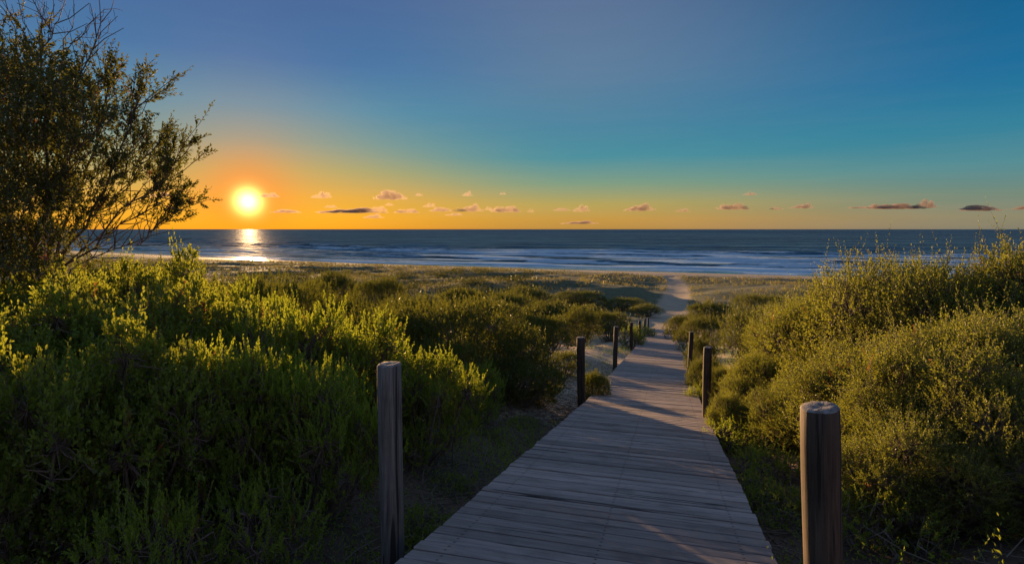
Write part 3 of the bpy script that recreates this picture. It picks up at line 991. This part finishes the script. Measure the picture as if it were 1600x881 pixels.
# ------------------------------------------------------------------ the twiggy tree at the left
def grow_tree():
    r = np.random.default_rng(5)
    D = 6.6

    def W(px, py, d=D):
        return np.array([px2x(px, d), d * 0.99, top_z(py, d)])
    bx_ = px2x(60, D)
    base = np.array([bx_, D, gz(bx_, D) - 0.1])
    root = link('twiggy_tree', None)
    root.location = base
    tag(root, 'dark small leaved tree with bare twigs at the upper left against the sky', 'tree')
    L, T, TT = Leaves(), Tubes(), Tubes()
    fork = W(85, 430)
    trunk = np.array([base, base * 0.6 + fork * 0.4 + [0.06, 0, 0], fork])
    T.add(trunk - base, np.array([0.085, 0.065, 0.045]), 9)
    ends = []
    # main limbs (picture points as guides, depth spread about the trunk)
    limbs = [
        ([(85, 430), (150, 385), (205, 330), (255, 290), (292, 246)], 0.0, 0.022),
        ([(85, 430), (160, 375), (215, 340), (248, 318), (272, 298)], 0.25, 0.016),
        ([(85, 430), (140, 350), (185, 280), (215, 225), (232, 175)], -0.2, 0.028),
        ([(85, 430), (120, 330), (155, 240), (180, 180), (190, 135)], 0.2, 0.030),
        ([(85, 430), (95, 330), (120, 230), (150, 130), (188, 60)], 0.0, 0.030),
        ([(60, 440), (75, 330), (90, 220), (105, 110), (112, 50)], -0.3, 0.030),
        ([(60, 440), (60, 320), (55, 210), (60, 120), (55, 55)], 0.3, 0.032),
        ([(40, 440), (30, 330), (15, 220), (8, 110), (5, 20)], 0.0, 0.035),
        ([(40, 440), (5, 340), (-40, 240), (-70, 140), (-95, 60)], 0.4, 0.035),
        ([(60, 440), (130, 360), (190, 300), (228, 258), (256, 240)], 0.5, 0.020),
        ([(40, 440), (60, 380), (100, 300), (130, 250), (165, 215)], -0.6, 0.020),
        ([(40, 440), (-20, 380), (-90, 330), (-140, 300), (-180, 260)], 0.1, 0.030),
        ([(85, 430), (170, 400), (215, 380), (250, 350), (275, 335)], 0.3, 0.014),
    ]
    twig_starts = []
    for li, (pts, off, rad) in enumerate(limbs):
        ch = np.array([W(px_, py_, D + off * (i / 4) * 1.6) for i, (px_, py_) in enumerate(pts)])
        ch += r.normal(size=ch.shape) * 0.03
        # refine
        tt = np.linspace(0, 4, 13)
        fine = np.stack([np.interp(tt, range(5), ch[:, k]) for k in range(3)], 1) + r.normal(size=(13, 3)) * 0.012
        fine[0] = fork if li < 5 else fork * 0.7 + base * 0.3
        T.add(fine - base, np.linspace(rad, rad * 0.22, 13) * 0.62, 6)
        bare_low = 0.45
        for q in np.linspace(0.18, 1.0, 15):
            p0 = np.array([np.interp(q * 12, range(13), fine[:, k]) for k in range(3)])
            tan = norm(fine[min(12, int(q * 12) + 1)] - fine[max(0, int(q * 12) - 1)])
            for _ in range(2):
                dirn = norm(tan * 0.9 + r.normal(size=3) * 0.55 + np.array([0.02, 0, 0.32]))
                ln = r.uniform(0.25, 0.62) * (1.15 - 0.4 * q)
                p1 = p0 + dirn * ln * 0.5 + r.normal(size=3) * 0.02
                p2 = p0 + dirn * ln + np.array([0, 0, 0.05]) + r.normal(size=3) * 0.03
                T.add(np.array([p0, p1, p2]) - base, np.array([0.006, 0.0045, 0.003]), 4)
                twig_starts.append((p0, p1, p2, dirn, q, li))
    # leafy shoots on twigs
    B, Dn, Ln = [], [], []
    for p0, p1, p2, dirn, q, li in twig_starts:
        bare = (li in (4, 5, 6) and q > 0.72)
        low_fan = (li in (0, 1, 12) and q < 0.66)
        for s_ in (0.2, 0.35, 0.5, 0.65, 0.8, 0.9, 1.0, 1.0, 1.0):
            if bare:
                continue
            if low_fan and r.random() < 0.93:
                continue
            if r.random() < 0.34:
                continue
            pp = p0 * (1 - s_) + p2 * s_
            dv = norm(dirn + r.normal(size=3) * 0.55 + np.array([0, 0, 0.25]))
            B.append(pp)
            Dn.append(dv)
            Ln.append(r.uniform(0.10, 0.24))
    B, Dn, Ln = np.array(B) - base, np.array(Dn), np.array(Ln)
    shoots(L, r, B, Dn, Ln, 12, 0.058, 0.029, spread=1.15, oval=False, bend=0.2, tubes=TT, trad=0.003)
    # clusters of extra shoots fill the crown near the left edge
    n = 6200
    cx = r.uniform(-160, 190, n)
    cy = r.uniform(85, 440, n)
    lim = np.interp(cy, [40, 100, 180, 230, 290, 340, 440], [50, 110, 220, 240, 180, 130, 120])
    okk = (cx < lim) & (fbm(cx / 38, cy / 38, 3, 4) > 0.27 + 0.2 * sstep(cx, 0, 190))
    okk &= ~((cy < 120) & (r.random(n) < 0.4))
    dep = D + r.normal(size=n) * 0.55
    PB = np.stack([px2x(cx, dep), dep * 0.99, top_z(cy, dep)], 1)[okk] - base
    DD = norm(r.normal(size=PB.shape) * 0.8 + np.array([0.2, 0, 0.8]))
    shoots(L, r, PB, DD, r.uniform(0.12, 0.26, len(PB)), 12, 0.058, 0.029, spread=1.1, oval=False, bend=0.2, tubes=TT, trad=0.003)
    # bare dead twigs at the top
    for (px_, py_, tx, ty) in [(120, 90, 165, 5), (140, 80, 190, 35), (112, 60, 85, 15), (150, 130, 192, 62), (110, 70, 120, 12),
                               (130, 100, 178, 48), (60, 60, 40, -10), (20, 30, 8, -20), (5, 30, 25, -15), (95, 80, 105, 30)]:
        p0, p1 = W(px_, py_), W(tx, ty)
        ch = np.stack([p0 + (p1 - p0) * q + r.normal(size=3) * 0.02 for q in np.linspace(0, 1, 6)])
        TT.add(ch - base, np.linspace(0.007, 0.0025, 6), 4)
        for q in (1, 2, 3, 4, 4, 5):
            dv = norm(norm(p1 - p0) + r.normal(size=3) * 0.6)
            ln = r.uniform(0.10, 0.28)
            e2 = ch[q] + dv * ln
            TT.add(np.array([ch[q], ch[q] + dv * ln * .5 + r.normal(size=3) * .012, e2]) - base, np.array([0.004, 0.003, 0.0018]), 3)
            dv2 = norm(dv + r.normal(size=3) * 0.6)
            TT.add(np.array([ch[q] + dv * ln * .5, ch[q] + dv * ln * .5 + dv2 * ln * .5]) - base, np.array([0.003, 0.0016]), 3)
    link('trunk', T.mesh('tree_trunk'), root, M['bark'])
    link('twigs', TT.mesh('tree_twigs'), root, M['bark'])
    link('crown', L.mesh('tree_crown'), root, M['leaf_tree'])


grow_tree()

# ------------------------------------------------------------------ boardwalk
HEAD = math.atan(0.2745)                      # heading, right of +Y
DECK_W = 1.76
PITCH_W = 0.121


def plank_mesh(seed):
    r = np.random.default_rng(seed)
    nx = 5
    xs = np.linspace(-DECK_W / 2, DECK_W / 2, nx)
    xs[0] += r.uniform(-0.005, 0.005)
    xs[-1] += r.uniform(-0.005, 0.005)
    wv, th = 0.0525, 0.035
    v = []
    for x in xs:
        cup = r.uniform(-0.0015, 0.0015)
        e = r.uniform(-0.0012, 0.0012)
        v += [(x, -wv + e, -th), (x, -wv + e, -0.004 + cup), (x, -wv + 0.005 + e, cup), (x, wv - 0.005 + e, cup * -1), (x, wv + e, -0.004), (x, wv + e, -th)]
    v = np.array(v)
    f = []
    for i in range(nx - 1):
        for k in range(6):
            a, b = i * 6 + k, i * 6 + (k + 1) % 6
            f.append((a, b, b + 6, a + 6))
    me = bpy.data.meshes.new('plank')
    faces = [tuple(reversed(q)) for q in f] + [tuple(range(6)), tuple(reversed(range((nx - 1) * 6, nx * 6)))]
    me.from_pydata([tuple(x) for x in v], [], faces)
    me.materials.append(M['plank'])
    return me


walk = link('boardwalk', None)
walk.location = (deck_x(0), 0, float(deck_z(0)))
tag(walk, 'weathered grey timber boardwalk running down to the beach', kind='structure')
pm = [plank_mesh(100 + i) for i in range(8)]
ys_list = []
yy = -1.5
while yy < 45.6:
    sl = (deck_z(yy + 0.05) - deck_z(yy - 0.05)) / 0.1 * math.cos(HEAD)
    ys_list.append((yy, math.atan(sl)))
    yy += PITCH_W * math.cos(math.atan(sl)) * math.cos(HEAD)


def plank_matrix(y, pit, r):
    return (Matrix.Translation((deck_x(y), y, float(deck_z(y)))) @ Matrix.Rotation(-HEAD, 4, 'Z') @ Matrix.Rotation(pit, 4, 'X')
            @ Matrix.Translation((r.gauss(0, 0.003), r.gauss(0, 0.001), r.gauss(0, 0.0032))) @ Matrix.Rotation(r.gauss(0, 0.002), 4, 'Z')
            @ Matrix.Rotation(r.gauss(0, 0.007), 4, 'X') @ Matrix.Rotation(math.pi * r.choice((0, 1)), 4, 'Z'))


rp = random.Random(3)
first_seen = next(i for i, (y, _) in enumerate(ys_list) if y > 1.7)
rest_v, rest_f = [], []
inv = Matrix.Translation(walk.location).inverted()
for i, (y, pit) in enumerate(ys_list):
    mw = plank_matrix(y, pit, rp)
    if first_seen <= i < first_seen + 292:
        o = link('plank', pm[i * 5 % 8 if i % 3 else rp.randrange(8)], walk)
        o.matrix_local = inv @ mw
    else:
        me = pm[i % 8]
        b = len(rest_v)
        rest_v += [tuple(inv @ mw @ v.co) for v in me.vertices]
        rest_f += [tuple(b + k for k in p.vertices) for p in me.polygons]
me = bpy.data.meshes.new('planks_rest')
me.from_pydata(rest_v, [], rest_f)
tag(link('plank_rows', me, walk, M['plank']), kind='stuff')
# joists under the planks
for off in (-0.72, 0.0, 0.72):
    jv, jf = [], []
    yk = [-1.6] + [k for k in DK_Y if -1.6 < k < 45] + [45.6]
    for y in yk:
        for (a, b) in ((-0.035, -0.040), (0.035, -0.040), (0.035, -0.17), (-0.035, -0.17)):
            q = off + a
            jv.append((deck_x(y) + math.cos(HEAD) * q, y - math.sin(HEAD) * q, float(deck_z(y)) + b))
    for i in range(len(yk) - 1):
        for k in range(4):
            a, b = i * 4 + k, i * 4 + (k + 1) % 4
            jf.append((a, b, b + 4, a + 4))
    jv = [tuple(Vector(v) - walk.location) for v in jv]
    me = bpy.data.meshes.new('joist')
    me.from_pydata(jv, [], jf)
    link('joist', me, walk, M['joist'])


# ------------------------------------------------------------------ posts
def post_mesh(seed, rad, hgt):
    r = np.random.default_rng(seed)
    k, rows = 28, 14
    th = np.arange(k) * 2 * math.pi / k
    prof = 1 + 0.05 * (fbm(np.cos(th) * 1.5 + 9, np.sin(th) * 1.5 + seed, 3, seed) - 0.5) * 2
    crack = np.zeros(k)
    for _ in range(4):
        crack[r.integers(k)] = r.uniform(0.05, 0.13)
    v, f = [], []
    for j in range(rows):
        z = -0.5 + (hgt + 0.5) * j / (rows - 1)
        w_ = rad * prof * (1 + 0.012 * math.sin(z * 5 + seed)) * (1 - crack * (0.4 + 0.6 * vnoise(np.full(k, z * 4), th, seed)))
        if j == rows - 1:
            w_ = w_ * 0.97
        dx = 0.004 * math.sin(z * 3 + seed)
        tilt = 0.05 * rad * np.cos(th)
        v += [(dx + w_[i] * math.cos(th[i]), w_[i] * math.sin(th[i]), z + (tilt[i] if j == rows - 1 else 0)) for i in range(k)]
    for j in range(rows - 1):
        for i in range(k):
            a, b = j * k + i, j * k + (i + 1) % k
            f.append((a, b, b + k, a + k))
    ns = len(f)
    for s_, dz in ((0.93, 0.006), (0.6, 0.007), (0.3, 0.004)):
        b0 = len(v)
        top = v[(rows - 1) * k:(rows - 1) * k + k] if s_ == 0.93 else v[b0 - k:b0]
        base_ring = v[(rows - 1) * k:rows * k]
        for i in range(k):
            q = base_ring[i]
            v.append((q[0] * s_, q[1] * s_, hgt + dz + (q[2] - hgt) * s_ + r.normal() * 0.0012))
        p0 = b0 - k if s_ != 0.93 else (rows - 1) * k
        for i in range(k):
            f.append((p0 + i, p0 + (i + 1) % k, b0 + (i + 1) % k, b0 + i))
    v.append((0, 0, hgt + 0.003))
    for i in range(k):
        f.append((b0 + i, b0 + (i + 1) % k, len(v) - 1))
    me = bpy.data.meshes.new('post')
    me.from_pydata(v, [], f)
    me.materials.append(M['post'])
    me.materials.append(M['endgrain'])
    for i, p_ in enumerate(me.polygons):
        p_.use_smooth = True
        p_.material_index = 0 if i < ns else 1
    return me


GP = 'round timber posts along the boardwalk'
POSTS = [
    (609, 2.98, 570, 0.064, 1, 'nearest left post, grey cracked round timber in front of the bright green shrub'),
    (907.5, 8.76, 527, 0.063, 2, 'second left post, dark round timber at the edge of the boardwalk'),
    (962.5, 14.97, 510, 0.060, 3, 'third left post, slim dark timber beside the sandy clearing'),
    (985.5, 22.05, 503, 0.060, 4, 'fourth left post, small and dark by the boardwalk'),
    (998.5, 28.5, 500, 0.060, 5, 'fifth left post, very small near the far end of the boardwalk'),
    (1007, 35.0, 497, 0.060, 6, 'sixth left post, tiny, last but one before the boardwalk end'),
    (1012, 41.0, 495.5, 0.060, 7, 'last and tiniest left post at the boardwalk end'),
    (1290, 1.97, 640, 0.064, 8, 'thick nearest right post with pale mottled end grain and orange lit side'),
    (1106.5, 7.7, 543, 0.056, 9, 'second right post, warm lit brown timber at the boardwalk edge'),
    (1079.5, 13.8, 518, 0.052, 10, 'third right post, slender and dark against the green shrub'),
]
LEAN = {1: 0.6, 2: -1.0, 3: 0.8, 4: -1.2, 8: -3.6, 9: -0.6, 10: 0.9}        # degrees, sideways
for px, d, yt, rad, sd, lab in POSTS:
    x, y = px2x(px, d), d * 0.985
    g = gz(x, y) - 0.05
    hgt = top_z(yt, d) - g
    lean = R(LEAN.get(sd, 0.5))
    o = link('post', post_mesh(sd, rad, hgt))
    o.location = (x - math.sin(lean) * hgt, y, g)
    o.rotation_euler = (random.gauss(0, 0.012), lean, 0)
    if sd == 1:
        o.data.materials[0] = M['post_grey']
    tag(o, lab, 'post', GP)

# ------------------------------------------------------------------ far scrub, dune grass, litter
def scatter(n, x0, x1, y0, y1, seed, cond):
    r = np.random.default_rng(seed)
    d = np.sqrt(r.uniform(y0 ** 2, y1 ** 2, n)) if y0 > 0 else r.uniform(y0, y1, n)
    px = r.uniform(x0, x1, n)
    X = (px - 800) / 889 * d
    k = cond(X, d, r)
    return X[k], d[k], r


# far scrub thickets
def cond_scrub(X, Y, r):
    s = (shore(X) - Y) * 0.93
    left = (X < deck_x(Y) - 5)
    den = fbm(X / 13, Y / 9, 3, 88)
    return (s > 50) & left & (path_dist(X, Y) > 7) & (den > 0.30 + 0.24 * sstep(Y, 50, 120)) & (X < 5 + 0 * Y)


X, Y, r = scatter(7000, -300, 1020, 22, 165, 4, cond_scrub)
X, Y = X[:1250], Y[:1250]
L = Leaves()
for x, y in zip(X, Y):
    rad = r.uniform(0.8, 2.1)
    hh = r.uniform(0.45, 1.5) * (1.2 if y < 90 else 0.8)
    n = int(np.interp(y, [25, 60, 140], [330, 160, 80]))
    hs_ = np.interp(y, [25, 60, 140], [1, 1.25, 1.5])
    u = norm(r.normal(size=(n, 3)))
    u[:, 2] = np.abs(u[:, 2])
    lump = 0.75 + 0.5 * fbm(u[:, 0] * 2 + x, u[:, 1] * 2 + y, 2, 3)
    pts = np.stack([x + u[:, 0] * rad * lump, y + u[:, 1] * rad * 0.8 * lump, u[:, 2] * hh * lump], 1)
    pts[:, 2] += ground(pts[:, 0], pts[:, 1]) - 0.05
    L.add(pts, norm(u * 0.6 + np.array([0, 0, .7]) + r.normal(size=(n, 3)) * .4), r.uniform(0.10, 0.2, n) * hs_, r.uniform(0.06, 0.10, n) * hs_, r)
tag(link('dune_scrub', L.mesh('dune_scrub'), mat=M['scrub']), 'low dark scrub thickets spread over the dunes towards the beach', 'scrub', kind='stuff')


def cond_grass(X, Y, r):
    s = (shore(X) - Y) * 0.93
    den = fbm(X / 10, Y / 7, 3, 18)
    return (s > 44 - 24 * (1 - sstep(X, -5, 40))) & (path_dist(X, Y) > 1.8) & (den > 0.44) & ((Y > 46) | (np.abs(X - deck_x(Y)) > 4.5))


X, Y, r = scatter(60000, -200, 1700, 34, 220, 6, cond_grass)
X, Y = X[:12500], Y[:12500]
nb = 7
bx2 = np.repeat(X, nb) + r.normal(size=len(X) * nb) * 0.16
by2 = np.repeat(Y, nb) + r.normal(size=len(X) * nb) * 0.16
bz2 = ground(bx2, by2) - 0.02
dv = norm(np.stack([r.normal(size=len(bx2)) * 0.5, r.normal(size=len(bx2)) * 0.5, np.full(len(bx2), 1.0)], 1))
L = Leaves()
L.add(np.stack([bx2, by2, bz2], 1), dv, r.uniform(0.25, 0.65, len(bx2)) * np.interp(by2, [40, 90], [0.8, 1.25]), r.uniform(0.03, 0.06, len(bx2)) * np.interp(by2, [40, 90, 160], [0.7, 1.5, 2.0]), r)
tag(link('dune_grass', L.mesh('dune_grass'), mat=M['grass']), 'dry pale green grass covering the dunes behind the beach', 'grass', kind='stuff')

# leaf litter and creeping plants near the boardwalk
r = np.random.default_rng(17)
n = 26000
Y = r.uniform(1.5, 17, n)
side = np.where(r.random(n) < 0.55, -1, 1)
off = 0.92 + np.abs(r.normal(size=n)) * 1.1
X = deck_x(Y) + side * off
Z = ground(X, Y) + 0.006
dv = norm(np.stack([r.normal(size=n), r.normal(size=n), r.normal(size=n) * 0.25 + 0.1], 1))
L = Leaves()
L.add(np.stack([X, Y, Z], 1), dv, r.uniform(0.015, 0.05, n), r.uniform(0.006, 0.016, n), r)
tag(link('leaf_litter', L.mesh('leaf_litter'), mat=M['litter']), 'dry brown leaf litter on the ground beside the boardwalk', 'leaf litter', kind='stuff')

n = 9000
Y = r.uniform(1.8, 24, n) ** 1.0
side = np.where(r.random(n) < 0.6, -1, 1)
off = 0.96 + np.abs(r.normal(size=n)) * 1.1
X = deck_x(Y) + side * off
kk = fbm(X / 0.7, Y / 0.7, 3, 66) > np.where((side < 0) & (Y > 8), 0.70, 0.44)
X, Y, off = X[kk], Y[kk], off[kk]
n = len(X)
B = np.stack([X, Y, ground(X, Y) - 0.01], 1)
L = Leaves()
tall = r.uniform(0.08, 0.20, n) + 0.22 * sstep(off, 1.3, 2.4) * r.random(n)
shoots(L, r, B, norm(np.stack([r.normal(size=n) * .6, r.normal(size=n) * .6, np.full(n, .8)], 1)), tall, 13, 0.032, 0.013, spread=1.1, bend=0.4)
tag(link('ground_cover', L.mesh('ground_cover'), mat=M['leaf_upright']), 'low creeping green plants on the sand beside the boardwalk', 'ground cover', kind='stuff')

# fallen dry twigs
T = Tubes()
n = 1500
Y = r.uniform(2.0, 13, n)
side = np.where(r.random(n) < 0.6, -1, 1)
X = deck_x(Y) + side * (0.95 + np.abs(r.normal(size=n)) * 0.9)
a = r.uniform(0, 6.28, n)
ln = r.uniform(0.08, 0.45, n)
P0 = np.stack([X, Y, ground(X, Y) + 0.02], 1)
d2 = np.stack([np.cos(a), np.sin(a), r.normal(size=n) * 0.15 + 0.08], 1) * ln[:, None]
P1 = P0 + d2 * 0.5 + r.normal(size=(n, 3)) * 0.015
P2 = P0 + d2
P1[:, 2] = np.maximum(P1[:, 2], ground(P1[:, 0], P1[:, 1]) + 0.01)
P2[:, 2] = np.maximum(P2[:, 2], ground(P2[:, 0], P2[:, 1]) + 0.01)
T.add(np.stack([P0, P1, P2], 1), np.broadcast_to(np.array([0.005, 0.004, 0.002]), (n, 3)), 4)
tag(link('fallen_twigs', T.mesh('fallen_twigs'), mat=M['bark']), 'thin dry twigs lying on the ground beside the boardwalk', 'twigs', kind='stuff')


# ------------------------------------------------------------------ clouds
def cloud_mesh(seed):
    import bmesh
    r = np.random.default_rng(seed)
    bm = bmesh.new()
    for i in range(17):
        x = (i - 8) / 9.0 + r.normal() * 0.05
        s = (1 - abs(x) ** 1.4) * r.uniform(0.08, 0.26) + r.uniform(0.03, 0.08)
        mtx = Matrix.Translation((x, r.normal() * 0.12, s * r.uniform(0.4, 1.1))) @ Matrix.Diagonal((s * 1.1, s, s * r.uniform(0.7, 1.3), 1))
        bmesh.ops.create_icosphere(bm, subdivisions=2, radius=1, matrix=mtx)
    me = bpy.data.meshes.new('cloud_raw')
    bm.to_mesh(me)
    bm.free()
    o = bpy.data.objects.new('cloud_raw', me)
    COL.objects.link(o)
    rm = o.modifiers.new('r', 'REMESH')
    rm.mode = 'VOXEL'
    rm.voxel_size = 0.035
    dp = bpy.context.evaluated_depsgraph_get()
    me2 = bpy.data.meshes.new_from_object(o.evaluated_get(dp))
    bpy.data.objects.remove(o)
    co = np.empty(len(me2.vertices) * 3, dtype=np.float32)
    me2.vertices.foreach_get('co', co)
    co = co.reshape(-1, 3)
    nr = np.empty_like(co)
    me2.vertices.foreach_get('normal', nr.ravel()) if False else None
    c0 = co * 5
    dz = (fbm(c0[:, 0] + 3, c0[:, 2] * 1.3 + c0[:, 1], 3, seed) - 0.5)
    dx = (fbm(c0[:, 2] * 1.5 + 7, c0[:, 0] + c0[:, 1] * 1.4, 3, seed + 5) - 0.5)
    co[:, 2] += dz * 0.16
    co[:, 0] += dx * 0.38
    co[:, 1] += dx * 0.15
    co[:, 2] = np.where(co[:, 2] < 0.03, 0.03 + (co[:, 2] - 0.03) * 0.25, co[:, 2])
    me2.vertices.foreach_set('co', co.ravel())
    me2.materials.clear()
    me2.materials.append(M['cloud'])
    me2.name = 'cloud'
    return me2


CM = [cloud_mesh(s) for s in (1, 2, 3, 4)]
CLOUDS = [
    (506, 310, 34, 9, 'small dark grey cloud with a bright rim, right of the sun'),
    (612, 313, 54, 13, 'puffy golden cloud, highest over the orange sky'),
    (550, 333, 112, 6, 'long thin dark cloud streak just above the golden horizon'),
    (638, 333, 44, 6, 'small flat cloud right of the long thin streak'),
    (672, 324, 22, 6, 'tiny orange puff above the row of flat clouds'),
    (690, 331, 40, 6, 'flat dark cloud in the row over the sea, left of centre'),
    (736, 331, 40, 9, 'plump grey cloud in the row over the sea'),
    (792, 332, 52, 9, 'widest plump grey cloud in the central row'),
    (829, 332, 12, 5, 'tiny dark puff at the right end of the central row'),
    (656, 307, 14, 4, 'tiny yellow wisp right of the puffy golden cloud'),
    (731, 307, 18, 6, 'small yellow puff alone in the green blue sky'),
    (786, 305, 12, 4, 'faint tiny puff high over the central row'),
    (908, 331, 28, 10, 'small round pinkish cloud right of the central row'),
    (878, 330, 30, 4, 'faint low wisp beside the round pinkish cloud'),
    (998, 330, 50, 9, 'pink ragged cloud above the end of the boardwalk'),
    (1145, 328, 54, 9, 'pink topped cloud over the right half of the sea'),
    (1168, 306, 24, 5, 'small high pink wisp above the pink topped cloud'),
    (1210, 328, 26, 4, 'thin grey wisp right of the pink topped cloud'),
    (1250, 326, 40, 6, 'faint grey violet wisp right of the centre right clouds'),
    (1395, 327, 90, 8, 'long grey violet cloud low over the sea at the right'),
    (1440, 326, 40, 13, 'tall lump at the right end of the long grey violet cloud'),
    (1525, 330, 76, 8, 'flat grey cloud near the right picture edge'),
    (1595, 328, 46, 6, 'faint grey cloud cut by the right picture edge'),
    (425, 309, 34, 7, 'dark cloud wisp touching the right side of the sun'),
    (262, 308, 54, 6, 'brown cloud wisp behind the outer tree twigs'),
    (450, 333, 50, 5, 'thin orange cloud wisp low right of the sun'),
    (585, 341, 34, 5, 'thin brown wisp below the long thin streak, low over the horizon'),
    (520, 325, 22, 4, 'faint orange wisp above the long thin streak'),
    (710, 337, 30, 4, 'flat smudge of cloud under the gap in the central row'),
    (764, 329, 16, 5, 'small round puff between the two plump grey clouds'),
    (1065, 331, 24, 4, 'faint pink wisp between the ragged and the pink topped cloud'),
    (594, 330, 30, 7, 'dark cloud clump joined to the right of the long thin streak'),
    (716, 331, 20, 6, 'small clump filling the middle of the central row'),
    (610, 322, 16, 4, 'tiny golden shred under the puffy golden cloud'),
    (905, 350, 60, 4, 'faint low cloud bank touching the horizon at the centre'),
    (1340, 326, 40, 3, 'thin faint streak left of the long grey violet cloud'),
]
CD = 12000
for i, (px, pyb, wd, ht, lab) in enumerate(CLOUDS):
    d = CD * (1 + 0.05 * math.sin(i * 1.7))
    o = link('cloud', CM[i % 4])
    o.location = (px2x(px, d), d, top_z(pyb, d))
    k = d / 889
    o.scale = (wd * k / 2.0, wd * k / 2.0 * 0.7, ht * k / 0.40)
    tag(o, lab, 'cloud', 'small evening clouds over the sea')
